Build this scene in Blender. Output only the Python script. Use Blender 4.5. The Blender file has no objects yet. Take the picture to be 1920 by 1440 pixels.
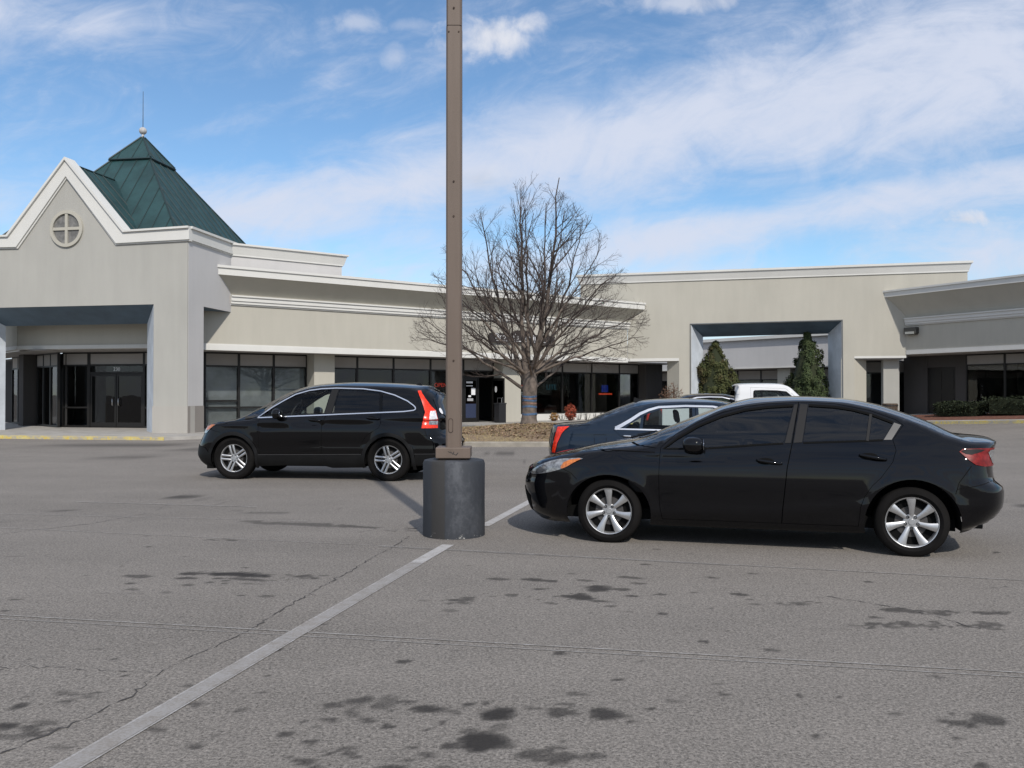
import bpy, bmesh, math, random
import numpy as np
from mathutils import Vector, Matrix
from mathutils.geometry import delaunay_2d_cdt
SC = bpy.context.scene
COL = SC.collection
R = math.radians
rng = np.random.default_rng(7)
random.seed(7)

# ------------------------------------------------------------------ camera, sky, sun, exposure
EYE = 1.42
cam_d = bpy.data.cameras.new("camera"); cam = bpy.data.objects.new("camera", cam_d); COL.objects.link(cam)
cam_d.sensor_width = 36.0; cam_d.lens = 30.0; cam_d.clip_end = 3000.0; cam_d.clip_start = 0.05
cam.location = (0, 0, EYE); cam.rotation_euler = (R(90) + math.atan(18/1600), 0, 0)
SC.camera = cam
SUN_AZ, SUN_EL = 16.5, 40.0          # degrees: the sun stands behind the viewer, to the right
EXPOSURE = 0.10
SKY_K = 0.13
CLOUD = (5.3, 5.5, 6.1)              # cloud radiance relative to the sky strength
SC.view_settings.view_transform = 'Standard'; SC.view_settings.look = 'None'
SC.view_settings.exposure = EXPOSURE; SC.view_settings.gamma = 1.0
SC.view_settings.use_curve_mapping = False
sun_d = bpy.data.lights.new("sun", 'SUN'); sun_d.energy = 3.3; sun_d.angle = R(1.2); sun_d.color = (1.0, 0.95, 0.88)
sun = bpy.data.objects.new("sun", sun_d); COL.objects.link(sun)
sdir = Vector((math.sin(R(SUN_AZ))*math.cos(R(SUN_EL)), -math.cos(R(SUN_AZ))*math.cos(R(SUN_EL)), math.sin(R(SUN_EL))))
sun.rotation_euler = sdir.to_track_quat('Z', 'Y').to_euler()

class NT:
    """small helper to write node graphs"""
    def __init__(s, tree): s.t = tree; s.n = tree.nodes; s.l = tree.links
    def node(s, typ, **kw):
        n = s.n.new(typ)
        for k, v in kw.items(): setattr(n, k, v)
        return n
    def put(s, sock, v):
        if v is None: return
        if hasattr(v, 'links') or hasattr(v, 'is_linked'): s.l.new(v, sock)
        else:
            try: sock.default_value = v
            except Exception: sock.default_value = (*v, 1.0)
    def m(s, op, a, b=None, c=None, clamp=False):
        n = s.node('ShaderNodeMath', operation=op); n.use_clamp = clamp
        for i, v in enumerate((a, b, c)):
            if v is not None: s.put(n.inputs[i], v)
        return n.outputs[0]
    def vec(s, x, y, z):
        n = s.node('ShaderNodeCombineXYZ'); s.put(n.inputs[0], x); s.put(n.inputs[1], y); s.put(n.inputs[2], z); return n.outputs[0]
    def noise(s, vec, scale, detail=4, rough=0.5, dist=0.0, col=False):
        n = s.node('ShaderNodeTexNoise'); n.inputs['Scale'].default_value = scale; n.inputs['Detail'].default_value = detail
        n.inputs['Roughness'].default_value = rough; n.inputs['Distortion'].default_value = dist
        if vec is not None: s.l.new(vec, n.inputs['Vector'])
        return n.outputs['Color' if col else 'Fac']
    def sstep(s, v, lo, hi, a=0.0, b=1.0):
        n = s.node('ShaderNodeMapRange', interpolation_type='SMOOTHSTEP'); s.put(n.inputs[0], v)
        n.inputs[1].default_value = lo; n.inputs[2].default_value = hi; n.inputs[3].default_value = a; n.inputs[4].default_value = b
        return n.outputs[0]
    def mix(s, f, a, b, blend='MIX'):
        n = s.node('ShaderNodeMix', data_type='RGBA', blend_type=blend); s.put(n.inputs[0], f)
        s.put(n.inputs[6], a if not isinstance(a, tuple) or len(a) == 4 else (*a, 1)); s.put(n.inputs[7], b if not isinstance(b, tuple) or len(b) == 4 else (*b, 1))
        return n.outputs[2]

def build_world():
    w = bpy.data.worlds.new("World"); SC.world = w; w.use_nodes = True
    t = NT(w.node_tree); t.n.clear()
    sky = t.node('ShaderNodeTexSky', sky_type='NISHITA'); sky.sun_disc = False
    sky.sun_elevation = R(SUN_EL); sky.sun_rotation = R(180 - SUN_AZ); sky.air_density = 1.0; sky.dust_density = 0.25; sky.ozone_density = 2.2
    tc = t.node('ShaderNodeTexCoord'); sp = t.node('ShaderNodeSeparateXYZ'); t.l.new(tc.outputs['Generated'], sp.inputs[0])
    ay = t.m('MAXIMUM', t.m('ABSOLUTE', sp.outputs[1]), 0.12)
    u = t.m('DIVIDE', sp.outputs[0], ay); v = t.m('DIVIDE', sp.outputs[2], ay)
    # streaky coordinates turned along the cirrus
    a = R(13)
    ur = t.m('ADD', t.m('MULTIPLY', u, math.cos(a)), t.m('MULTIPLY', v, math.sin(a)))
    vr = t.m('SUBTRACT', t.m('MULTIPLY', v, math.cos(a)), t.m('MULTIPLY', u, math.sin(a)))
    P = t.vec(t.m('MULTIPLY', ur, 1.0), t.m('MULTIPLY', vr, 2.6), 0.3)
    n1 = t.noise(P, 3.6, 10, 0.62, 0.9)
    n2 = t.noise(t.vec(ur, t.m('MULTIPLY', vr, 1.9), 4.0), 11.0, 9, 0.66, 1.1)
    nn = t.m('ADD', t.m('MULTIPLY', n1, 0.65), t.m('MULTIPLY', n2, 0.35))
    uv = t.vec(u, v, 0.0)
    def gauss(x, c, s):
        q = t.m('DIVIDE', t.m('SUBTRACT', x, c), s); return t.m('EXPONENT', t.m('MULTIPLY', t.m('MULTIPLY', q, q), -1.0))
    # broad cirrus sheet running up to the right
    ln = t.m('SUBTRACT', v, t.m('ADD', 0.272, t.m('MULTIPLY', u, 0.20)))
    wide = t.sstep(u, -0.25, 0.55, 0.038, 0.100)
    q = t.m('DIVIDE', ln, wide); g1 = t.m('EXPONENT', t.m('MULTIPLY', t.m('MULTIPLY', q, q), -1.0))
    g1 = t.m('MULTIPLY', g1, t.sstep(u, -0.5, -0.05, 0.45, 1.0))
    # lower streak on the right, a flat one on the left, thin veil above left
    g2 = t.m('MULTIPLY', gauss(t.m('SUBTRACT', v, t.m('MULTIPLY', u, 0.17)), 0.150, 0.030), t.sstep(u, -0.1, 0.25, 0.35, 1.0))
    g2 = t.m('MULTIPLY', g2, 0.9)
    g3 = t.m('MULTIPLY', gauss(v, 0.218, 0.042), t.sstep(u, 0.05, -0.25, 0.0, 0.85))
    g4 = t.m('MULTIPLY', gauss(t.m('ADD', v, t.m('MULTIPLY', u, 0.10)), 0.385, 0.035), t.sstep(u, -0.25, -0.5, 0.0, 0.6))
    g5 = t.m('MULTIPLY', gauss(v, 0.06, 0.085), 0.85)
    g6 = t.m('MULTIPLY', gauss(v, 0.16, 0.05), t.sstep(u, 0.38, 0.62, 0.0, 0.9))
    g = t.m('MAXIMUM', t.m('MAXIMUM', t.m('MAXIMUM', g1, g2), t.m('MAXIMUM', g3, g4)), t.m('MAXIMUM', g5, g6))
    base = t.sstep(t.m('ADD', t.m('MULTIPLY', g, 0.80), t.m('MULTIPLY', t.m('SUBTRACT', nn, 0.47), 2.3)), -0.05, 1.0)
    base = t.m('MULTIPLY', base, 0.93)
    # small cumulus puffs
    n3 = t.noise(uv, 26.0, 7, 0.58, 0.3); n4 = t.noise(uv, 9.0, 4, 0.5)
    puff = None
    for (px, py, rx, ry, s) in ((930, 66, 118, 58, 1.0), (985, 45, 55, 34, 0.9), (850, 82, 60, 28, 0.8), (1815, 410, 95, 27, 0.95), (905, 338, 100, 40, 0.6), (672, 42, 62, 32, 0.55), (742, 104, 42, 34, 0.5), (1290, 2, 190, 34, 0.7), (765, 45, 50, 16, 0.3)):
        du = t.m('DIVIDE', t.m('SUBTRACT', u, (px - 960)/1600), rx/1600); dv = t.m('DIVIDE', t.m('SUBTRACT', v, (738 - py)/1600), ry/1600)
        d = t.m('SUBTRACT', 1.0, t.m('SQRT', t.m('ADD', t.m('MULTIPLY', du, du), t.m('MULTIPLY', dv, dv))))
        f = t.m('ADD', d, t.m('ADD', t.m('MULTIPLY', t.m('SUBTRACT', n3, 0.5), 2.0), t.m('MULTIPLY', t.m('SUBTRACT', n4, 0.5), 0.9)))
        f = t.m('MULTIPLY', t.sstep(f, -0.05, 1.05), s)
        f = t.m('MULTIPLY', f, t.sstep(d, -0.75, 0.05))
        puff = f if puff is None else t.m('MAXIMUM', puff, f)
    # unseen cloud added overhead and behind the viewer to whiten the fill light
    high = t.m('MULTIPLY', t.m('MAXIMUM', t.sstep(v, 0.55, 1.1), t.sstep(sp.outputs[1], 0.1, -0.3)), t.sstep(nn, 0.36, 0.60, 0.05, 1.0))
    dens = t.m('MAXIMUM', t.m('MAXIMUM', base, high), puff)
    shade = t.sstep(t.m('ADD', n4, t.m('MULTIPLY', t.m('SUBTRACT', n3, 0.5), 0.5)), 0.3, 0.6)
    ccol = t.mix(shade, (CLOUD[0]*0.80, CLOUD[1]*0.80, CLOUD[2]*0.80), CLOUD)
    ccol = t.mix(puff, (CLOUD[0]*0.93, CLOUD[1]*0.96, CLOUD[2]*1.02), ccol)
    blue = t.mix(1.0, sky.outputs[0], (0.80, 0.95, 1.03, 1), 'MULTIPLY'); col = t.mix(dens, blue, ccol)
    bg = t.node('ShaderNodeBackground'); t.l.new(col, bg.inputs[0]); bg.inputs[1].default_value = SKY_K
    out = t.node('ShaderNodeOutputWorld'); t.l.new(bg.outputs[0], out.inputs[0])
build_world()

# ------------------------------------------------------------------ materials
MATS = {}
def mat(name, base=(0.5, 0.5, 0.5), rough=0.5, metal=0.0, spec=0.5, coat=0.0, var=0.0, vscale=3.0, bump=0.0, bscale=60.0, coat_rough=0.03, emit=None, estr=1.0, rvar=0.0):
    if name in MATS: return MATS[name]
    m = bpy.data.materials.new(name); m.use_nodes = True; MATS[name] = m
    t = NT(m.node_tree); b = t.n['Principled BSDF']
    b.inputs['Base Color'].default_value = (*base, 1); b.inputs['Roughness'].default_value = rough; b.inputs['Metallic'].default_value = metal
    b.inputs['Specular IOR Level'].default_value = spec
    if coat: b.inputs['Coat Weight'].default_value = coat; b.inputs['Coat Roughness'].default_value = coat_rough
    tc = t.node('ShaderNodeTexCoord')
    if var:
        n = t.noise(tc.outputs['Object'], vscale, 6, 0.6)
        lo = tuple(c*(1-var) for c in base); hi = tuple(min(1, c*(1+var)) for c in base)
        t.l.new(t.mix(t.sstep(n, 0.3, 0.7), lo, hi), b.inputs['Base Color'])
    if rvar:
        n = t.noise(tc.outputs['Object'], 4.0, 5, 0.6); t.l.new(t.sstep(n, 0.3, 0.7, rough*(1-rvar), min(1, rough*(1+rvar))), b.inputs['Roughness'])
    if bump:
        n = t.noise(tc.outputs['Object'], bscale, 4, 0.6); bn = t.node('ShaderNodeBump'); bn.inputs['Strength'].default_value = bump; bn.inputs['Distance'].default_value = 0.01
        t.l.new(n, bn.inputs['Height']); t.l.new(bn.outputs[0], b.inputs['Normal'])
    if emit: b.inputs['Emission Color'].default_value = (*emit, 1); b.inputs['Emission Strength'].default_value = estr
    return m

def stucco(name, base, streak=0.085):
    m = bpy.data.materials.new(name); m.use_nodes = True; MATS[name] = m
    t = NT(m.node_tree); b = t.n['Principled BSDF']; b.inputs['Roughness'].default_value = 0.92; b.inputs['Specular IOR Level'].default_value = 0.2
    tc = t.node('ShaderNodeTexCoord'); sp = t.node('ShaderNodeSeparateXYZ'); t.l.new(tc.outputs['Object'], sp.inputs[0])
    hv = t.vec(sp.outputs[0], sp.outputs[1], t.m('MULTIPLY', sp.outputs[2], 0.16))
    n1 = t.noise(hv, 2.6, 6, 0.62); n2 = t.noise(tc.outputs['Object'], 0.55, 4, 0.5); n3 = t.noise(tc.outputs['Object'], 55.0, 3, 0.6)
    f = t.m('ADD', t.m('MULTIPLY', t.m('SUBTRACT', n1, 0.5), streak*2.2), t.m('ADD', t.m('MULTIPLY', t.m('SUBTRACT', n2, 0.5), 0.16), t.m('MULTIPLY', t.m('SUBTRACT', n3, 0.5), 0.10)))
    f = t.m('ADD', 1.0, f)
    c = t.mix(1.0, (*base, 1), (1, 1, 1, 1), 'MULTIPLY')
    vm = t.node('ShaderNodeVectorMath', operation='SCALE'); t.l.new(c, vm.inputs[0]); t.l.new(f, vm.inputs['Scale'])
    t.l.new(vm.outputs[0], b.inputs['Base Color'])
    bn = t.node('ShaderNodeBump'); bn.inputs['Strength'].default_value = 0.25; bn.inputs['Distance'].default_value = 0.004
    t.l.new(t.noise(tc.outputs['Object'], 140.0, 3, 0.6), bn.inputs['Height']); t.l.new(bn.outputs[0], b.inputs['Normal'])
    return m

def glass(name, tint=(0.3, 0.33, 0.33), refl=0.9, rough=0.01, ior=1.45):
    m = bpy.data.materials.new(name); m.use_nodes = True; MATS[name] = m
    t = NT(m.node_tree); t.n.clear()
    tr = t.node('ShaderNodeBsdfTransparent'); tr.inputs[0].default_value = (*tint, 1)
    gl = t.node('ShaderNodeBsdfGlossy'); gl.inputs['Color'].default_value = (refl, refl, refl, 1); gl.inputs['Roughness'].default_value = rough
    fr = t.node('ShaderNodeFresnel'); fr.inputs[0].default_value = ior
    # faint waviness of the pane
    tc = t.node('ShaderNodeTexCoord'); bn = t.node('ShaderNodeBump'); bn.inputs['Strength'].default_value = 0.06; bn.inputs['Distance'].default_value = 0.02
    t.l.new(t.noise(tc.outputs['Object'], 1.3, 2, 0.5), bn.inputs['Height']); t.l.new(bn.outputs[0], gl.inputs['Normal'])
    mx = t.node('ShaderNodeMixShader'); t.l.new(fr.outputs[0], mx.inputs[0]); t.l.new(tr.outputs[0], mx.inputs[1]); t.l.new(gl.outputs[0], mx.inputs[2])
    o = t.node('ShaderNodeOutputMaterial'); t.l.new(mx.outputs[0], o.inputs[0])
    return m

M_WALL = stucco('stucco_beige', (0.430, 0.408, 0.350))
M_WALLG = stucco('stucco_grey', (0.378, 0.368, 0.335))
M_WALL_LIT = stucco('stucco_lit_grey', (0.520, 0.505, 0.490), 0.06)  # stucco lightened to stand in for sunlight these faces lack
M_RECESS_SHADE = stucco('recess_shaded_stucco', (0.070, 0.064, 0.060))  # wall stucco with the shade under the soffits put into its tone
M_TRIM = stucco('stucco_white', (0.61, 0.60, 0.565), 0.05)
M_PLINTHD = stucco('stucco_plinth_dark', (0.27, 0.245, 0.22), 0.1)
M_PLINTH = stucco('stucco_plinth', (0.385, 0.365, 0.33), 0.08)
M_PALEBLUE = mat('pale_blue_paint', (0.54, 0.58, 0.62), 0.7, var=0.12, vscale=1.5, bump=0.1)
M_BLUE_SHADE = mat('shaded_slate_blue', (0.075, 0.115, 0.155), 0.65, var=0.15, vscale=1.2)  # blue paint with the shade of the underside mixed into the colour
M_SOFFIT = mat('soffit_paint', (0.30, 0.28, 0.26), 0.9, var=0.1)
M_FRAME = mat('dark_bronze_metal', (0.012, 0.011, 0.010), 0.45, metal=0.2)
M_PANEL = mat('transom_panel', (0.30, 0.28, 0.26), 0.7, var=0.08, vscale=0.8)
M_GLASS = glass('store_glass', (0.72, 0.74, 0.74), 0.85, 0.012, 1.42)
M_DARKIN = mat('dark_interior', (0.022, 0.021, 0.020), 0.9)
M_BLIND = mat('pale_window_covering', (0.55, 0.56, 0.56), 0.9, var=0.14, vscale=2.0)
M_ROOF = mat('green_metal_roof', (0.018, 0.052, 0.054), 0.55, spec=0.35, var=0.22, vscale=1.3, rvar=0.25)
M_SEAM = mat('green_roof_seam', (0.010, 0.026, 0.025), 0.45)
M_BLACKMETAL = mat('black_metal', (0.02, 0.02, 0.02), 0.5)
M_WHITEBALL = mat('white_ball', (0.42, 0.41, 0.40), 0.6, var=0.15, vscale=9)
M_CONC = mat('pale_concrete', (0.33, 0.31, 0.28), 0.9, var=0.16, vscale=2.2, bump=0.2)
M_YELLOW = None
M_ROOFFLAT = mat('flat_roof', (0.25, 0.25, 0.25), 0.95)

# ------------------------------------------------------------------ object helpers
def tag(o, label=None, cat=None, group=None, kind=None):
    if label: o['label'] = label
    if cat: o['category'] = cat
    if group: o['group'] = group
    if kind: o['kind'] = kind
    return o
def empty(name, loc=(0, 0, 0), rz=0.0, label=None, cat=None, group=None):
    o = bpy.data.objects.new(name, None); COL.objects.link(o); o.location = loc; o.rotation_euler = (0, 0, rz)
    o.empty_display_size = 0.2
    return tag(o, label, cat, group)

class MB:
    """collects polygons, builds ONE mesh object"""
    def __init__(s): s.v = []; s.f = []; s.mi = []; s.nrm = None
    def add(s, vs, fs, mi=0):
        b = len(s.v); s.v.extend([tuple(map(float, p)) for p in vs]); s.f.extend([tuple(b + i for i in f) for f in fs]); s.mi.extend([mi]*len(fs)); return s
    def box(s, x0, x1, y0, y1, z0, z1, mi=0, fr=None):
        c = [(x0, y0, z0), (x1, y0, z0), (x1, y1, z0), (x0, y1, z0), (x0, y0, z1), (x1, y0, z1), (x1, y1, z1), (x0, y1, z1)]
        if fr is not None: c = [fr(*p) for p in c]
        return s.add(c, [(0, 3, 2, 1), (4, 5, 6, 7), (0, 1, 5, 4), (1, 2, 6, 5), (2, 3, 7, 6), (3, 0, 4, 7)], mi)
    def prism(s, poly, f0, f1, mi=0, caps=True):
        """poly: 2-D points; f0, f1 map a 2-D point to 3-D for the two ends"""
        n = len(poly); a = [f0(*p) for p in poly]; b = [f1(*p) for p in poly]
        fs = [(i, (i+1) % n, n + (i+1) % n, n + i) for i in range(n)]
        if caps: fs += [tuple(range(n-1, -1, -1)), tuple(range(n, 2*n))]
        return s.add(a + b, fs, mi)
    def tube(s, pts, rad, n=8, mi=0, caps=True):
        pts = [Vector(p) for p in pts]; rings = []
        rad = rad if hasattr(rad, '__len__') else [rad]*len(pts)
        up = None
        for i, p in enumerate(pts):
            d = (pts[min(i+1, len(pts)-1)] - pts[max(i-1, 0)]).normalized()
            if up is None: up = Vector((0, 0, 1)) if abs(d.z) < 0.9 else Vector((1, 0, 0))
            a = d.cross(up).normalized(); b2 = a.cross(d).normalized(); up = b2
            rings.append([p + (a*math.cos(2*math.pi*k/n) + b2*math.sin(2*math.pi*k/n))*rad[i] for k in range(n)])
        vs = [q for r_ in rings for q in r_]; fs = []
        for i in range(len(pts)-1):
            for k in range(n): fs.append((i*n + k, i*n + (k+1) % n, (i+1)*n + (k+1) % n, (i+1)*n + k))
        if caps: fs += [tuple(range(n-1, -1, -1)), tuple((len(pts)-1)*n + k for k in range(n))]
        return s.add(vs, fs, mi)
    def lathe(s, prof, n=40, mi=0, axis='z', org=(0, 0, 0), close=False):
        vs = []; fs = []
        for (r_, h) in prof:
            for k in range(n):
                a = 2*math.pi*k/n
                if axis == 'z': p = (org[0] + r_*math.cos(a), org[1] + r_*math.sin(a), org[2] + h)
                else: p = (org[0] + r_*math.cos(a), org[1] + h, org[2] + r_*math.sin(a))
                vs.append(p)
        m = len(prof)
        for i in range(m - (0 if close else 1)):
            j = (i+1) % m
            for k in range(n):
                q = (i*n + k, i*n + (k+1) % n, j*n + (k+1) % n, j*n + k)
                fs.append(q if axis == 'z' else q[::-1])
        return s.add(vs, fs, mi)
    def build(s, name, mats, parent=None, smooth=False, bevel=0.0, auto=None):
        me = bpy.data.meshes.new(name); me.from_pydata(s.v, [], s.f); me.validate(verbose=False)
        mats = mats if isinstance(mats, (list, tuple)) else [mats]
        for m in mats: me.materials.append(m)
        if len(me.polygons) == len(s.mi): me.polygons.foreach_set('material_index', s.mi)
        if smooth or auto: me.polygons.foreach_set('use_smooth', [True]*len(me.polygons))
        bm = bmesh.new(); bm.from_mesh(me); bmesh.ops.recalc_face_normals(bm, faces=bm.faces[:]) if not getattr(s, 'keep', False) else None
        if auto:
            ca = math.cos(R(auto))
            for e in bm.edges:
                if len(e.link_faces) == 2 and e.link_faces[0].normal.dot(e.link_faces[1].normal) < ca: e.smooth = False
        bm.to_mesh(me); bm.free(); me.update()
        if s.nrm is not None: me.normals_split_custom_set_from_vertices(s.nrm)
        o = bpy.data.objects.new(name, me); COL.objects.link(o)
        if parent is not None: o.parent = parent
        if bevel:
            bv = o.modifiers.new('bevel', 'BEVEL'); bv.width = bevel; bv.segments = 2; bv.limit_method = 'ANGLE'; bv.angle_limit = R(40)
        return o
def box_obj(name, parent, m, x0, x1, y0, y1, z0, z1, fr=None, bevel=0.0):
    return MB().box(x0, x1, y0, y1, z0, z1, 0, fr).build(name, m, parent, bevel=bevel)
def text_mesh(name, body, size, m, parent, loc, rot, extrude=0.004, align='LEFT', sx=1.0):
    cu = bpy.data.curves.new(name, 'FONT'); cu.body = body; cu.size = size; cu.extrude = extrude; cu.align_x = align; cu.resolution_u = 3
    o = bpy.data.objects.new(name, cu); COL.objects.link(o)
    bpy.context.view_layer.update()
    me = bpy.data.meshes.new_from_object(o.evaluated_get(bpy.context.evaluated_depsgraph_get()))
    COL.objects.unlink(o); bpy.data.objects.remove(o)
    me.name = name; me.materials.clear(); me.materials.append(m)
    q = bpy.data.objects.new(name, me); COL.objects.link(q); q.location = loc; q.rotation_euler = rot; q.scale = (sx, 1, 1)
    if parent is not None: q.parent = parent
    return q
def frame(p, d):
    """a wall frame: s along the wall, off towards the viewer, z up"""
    px, py = p; L = math.hypot(*d); dx, dy = d[0]/L, d[1]/L
    nx, ny = dy, -dx
    if nx*px + ny*py > 0: nx, ny = -nx, -ny
    def F(s, off, z): return (px + dx*s + nx*off, py + dy*s + ny*off, z)
    F.d = (dx, dy); F.n = (nx, ny); F.p = p
    F.ang = math.atan2(dy, dx)
    return F
def wallprism(mb, F, poly, o0, o1, mi=0):
    return mb.prism(poly, lambda s, z: F(s, o0, z), lambda s, z: F(s, o1, z), mi)
def rise(x, y):
    """the lot rises gently towards the right-hand wing"""
    a = np.clip((np.asarray(y, float) - 14)/10, 0, 1); a = a*a*(3 - 2*a)
    t_ = np.asarray(x, float) - 16.0; sp = 0.5*(t_ + np.sqrt(t_*t_ + 1.0))
    return 0.085*np.minimum(sp, 14)*a

# ------------------------------------------------------------------ the shopping centre
def root_at(name, x, y, z, label, cat, group=None):
    o = empty(name, (x, y, z), 0, label, cat, group); o['_w'] = 1; return o
def part(mb, name, m, root, **kw):
    """builds a part whose vertices are in world coordinates under a root that is only moved, never turned"""
    o = mb.build(name, m, root, **kw)
    if root.type == 'EMPTY': o.matrix_parent_inverse = Matrix.Translation(-root.location)
    return o
Tc = (-10.81, 28.40); TL = (-0.982, 0.19); TS = (0.15, 0.989)
FT = frame(Tc, TL); FS = frame(Tc, TS)
Mp = (-10.363, 31.344); MD = (0.802, 0.597); FM = frame(Mp, MD)
Ap = (5.892, 43.445); AD = (0.966, -0.258); FA = frame(Ap, AD)
Wp = (18.532, 40.069); WD = (0.49, -0.872); FW = frame(Wp, WD)
FC = frame((13.37, 59.7), (0.62, -0.785))

def store_window(F, off, s0, s1, z0, ztr, z1, root, sill_bar=None, glass_m=None, panel=True, fw=0.06, second=None, label=None):
    """one bay of shop front: frame with its pane and the opaque panel above"""
    mb = MB(); d0, d1 = off - 0.05, off + 0.05
    mb.box(s0, s0 + fw, d0, d1, z0, z1, 0, F); mb.box(s1 - fw*0.5, s1, d0, d1, z0, z1, 0, F)
    for za in [z0, ztr - fw/2, z1 - fw] + ([sill_bar] if sill_bar else []) + ([second] if second else []):
        mb.box(s0 + fw, s1 - fw*0.5, d0 + 0.003, d1 - 0.003, za, za + fw, 0, F)
    w = part(mb, 'window', M_FRAME, root)
    g = MB().box(s0 + 0.02, s1 - 0.02, off - 0.006, off + 0.006, z0 + 0.02, ztr, 0, F).build('pane', glass_m or M_GLASS, w)
    if panel: MB().box(s0 + 0.02, s1 - 0.02, off - 0.02, off + 0.03, ztr + 0.02, z1 - 0.02, 0, F).build('transom_panel', M_PANEL, w)
    if label: w['label'] = label
    return w
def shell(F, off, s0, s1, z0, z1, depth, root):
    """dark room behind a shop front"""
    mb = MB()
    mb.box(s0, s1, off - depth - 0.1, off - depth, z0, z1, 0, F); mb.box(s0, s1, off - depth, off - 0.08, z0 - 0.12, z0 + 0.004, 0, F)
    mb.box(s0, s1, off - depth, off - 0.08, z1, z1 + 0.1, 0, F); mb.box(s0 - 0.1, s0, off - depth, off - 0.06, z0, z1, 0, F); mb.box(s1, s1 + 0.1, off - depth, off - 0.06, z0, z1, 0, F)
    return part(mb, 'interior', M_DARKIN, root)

# ---- entrance tower ------------------------------------------------
G = 4.56                                   # gable axis
tower = root_at('entrance_tower', *FT(G, -4.2, 0)[:2], 0, 'beige stucco entrance tower with gable, round window and green pyramid roof', 'building')
mb = MB()
wallprism(mb, FT, [(0, -0.3), (0, 6.96), (2.29, 6.90), (G, 9.42), (6.83, 6.90), (9.6, 6.96), (9.6, -0.3), (8.4, -0.3), (8.4, 4.42), (1.25, 4.42), (1.25, -0.3)], 0, -0.4)
part(mb, 'wall', M_WALLG, tower); mb = MB()
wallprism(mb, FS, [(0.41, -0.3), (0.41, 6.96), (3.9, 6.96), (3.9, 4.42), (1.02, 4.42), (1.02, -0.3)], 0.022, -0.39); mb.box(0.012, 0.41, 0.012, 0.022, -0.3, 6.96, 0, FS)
part(mb, 'side_wall', M_WALL_LIT, tower); mb = MB()
F2 = frame(FT(9.6, 0, 0)[:2], TS)
mb.box(0.41, 1.05, -0.4, 0.0, -0.3, 4.42, 0, lambda s, o, z: F2(s, -o - 0.4, z)); mb.box(0.41, 9, -0.4, 0.0, 4.42, 6.96, 0, lambda s, o, z: F2(s, -o - 0.4, z))
part(mb, 'side_wall', M_WALLG, tower)
mb = MB()
mb.box(-0.027, 1.275, -0.43, 0.025, -0.2, 1.0, 0, FT); part(mb, 'plinth', M_PLINTH, tower)
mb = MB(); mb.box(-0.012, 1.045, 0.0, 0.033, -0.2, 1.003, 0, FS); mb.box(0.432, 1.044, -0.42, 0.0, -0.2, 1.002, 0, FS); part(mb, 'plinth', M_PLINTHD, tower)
mb = MB(); mb.box(8.375, 9.625, -0.43, 0.025, -0.2, 1.0, 0, FT); part(mb, 'plinth', M_PLINTH, tower)
# splayed reveal: pale jambs, soffit blue darkened for its shade
mb = MB(); e = 0.004
mb.add([FT(1.25 + e, -0.002, -0.2), FT(1.25 + e, -0.002, 4.42), FT(2.30, -1.2, 3.88), FT(2.30, -1.2, -0.2)], [(0, 1, 2, 3)])
mb.add([FT(2.30, -1.2, -0.2), FT(2.30, -1.2, 3.88), FT(1.3, -1.25, 3.88), FT(1.3, -1.25, -0.2)], [(0, 1, 2, 3)])
part(mb, 'opening_jamb', M_PALEBLUE, tower); mb = MB()
mb.add([FT(8.4 - e, -0.002, -0.2), FT(8.4 - e, -0.002, 4.42), FT(8.03, -1.2, 3.88), FT(8.03, -1.2, -0.2)], [(0, 1, 2, 3)])
mb.add([FT(8.03, -1.2, -0.2), FT(8.03, -1.2, 3.88), FT(8.5, -1.25, 3.88), FT(8.5, -1.25, -0.2)], [(0, 1, 2, 3)])
part(mb, 'opening_jamb', M_PALEBLUE, tower)
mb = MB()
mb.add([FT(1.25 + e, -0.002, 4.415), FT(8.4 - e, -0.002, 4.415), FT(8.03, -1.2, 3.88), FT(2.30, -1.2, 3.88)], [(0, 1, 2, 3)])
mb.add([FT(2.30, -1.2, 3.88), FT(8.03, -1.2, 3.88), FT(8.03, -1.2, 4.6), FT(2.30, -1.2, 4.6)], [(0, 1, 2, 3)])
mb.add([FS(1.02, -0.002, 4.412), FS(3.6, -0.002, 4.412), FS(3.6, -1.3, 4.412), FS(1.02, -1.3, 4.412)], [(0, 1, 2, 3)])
part(mb, 'opening_soffit', M_BLUE_SHADE, tower)
# cornice following the gable: broad band, top lip, thin bead at the foot
out = [(-0.10, 6.99), (2.27, 6.93), (G, 9.53), (6.85, 6.93), (9.7, 6.99)]
inn = [(-0.10, 6.50), (2.66, 6.46), (G, 8.80), (6.46, 6.46), (9.7, 6.50)]
def band(lo, hi): return [(inn[i][0] + (out[i][0]-inn[i][0])*hi, inn[i][1] + (out[i][1]-inn[i][1])*hi) for i in range(5)] + [(inn[i][0] + (out[i][0]-inn[i][0])*lo, inn[i][1] + (out[i][1]-inn[i][1])*lo) for i in range(4, -1, -1)]
mb = MB()
wallprism(mb, FT, band(0.10, 0.86), 0.10, -0.1); wallprism(mb, FT, band(0.86, 1.0), 0.17, -0.35); wallprism(mb, FT, band(0.0, 0.10), 0.05, -0.1)
for (z0, z1, o) in ((6.55, 6.92, 0.10), (6.92, 7.0, 0.17), (6.50, 6.55, 0.05)):
    mb.box(0.0, 3.55, -0.12, o, z0, z1, 0, FS)
part(mb, 'cornice', M_TRIM, tower)
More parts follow.
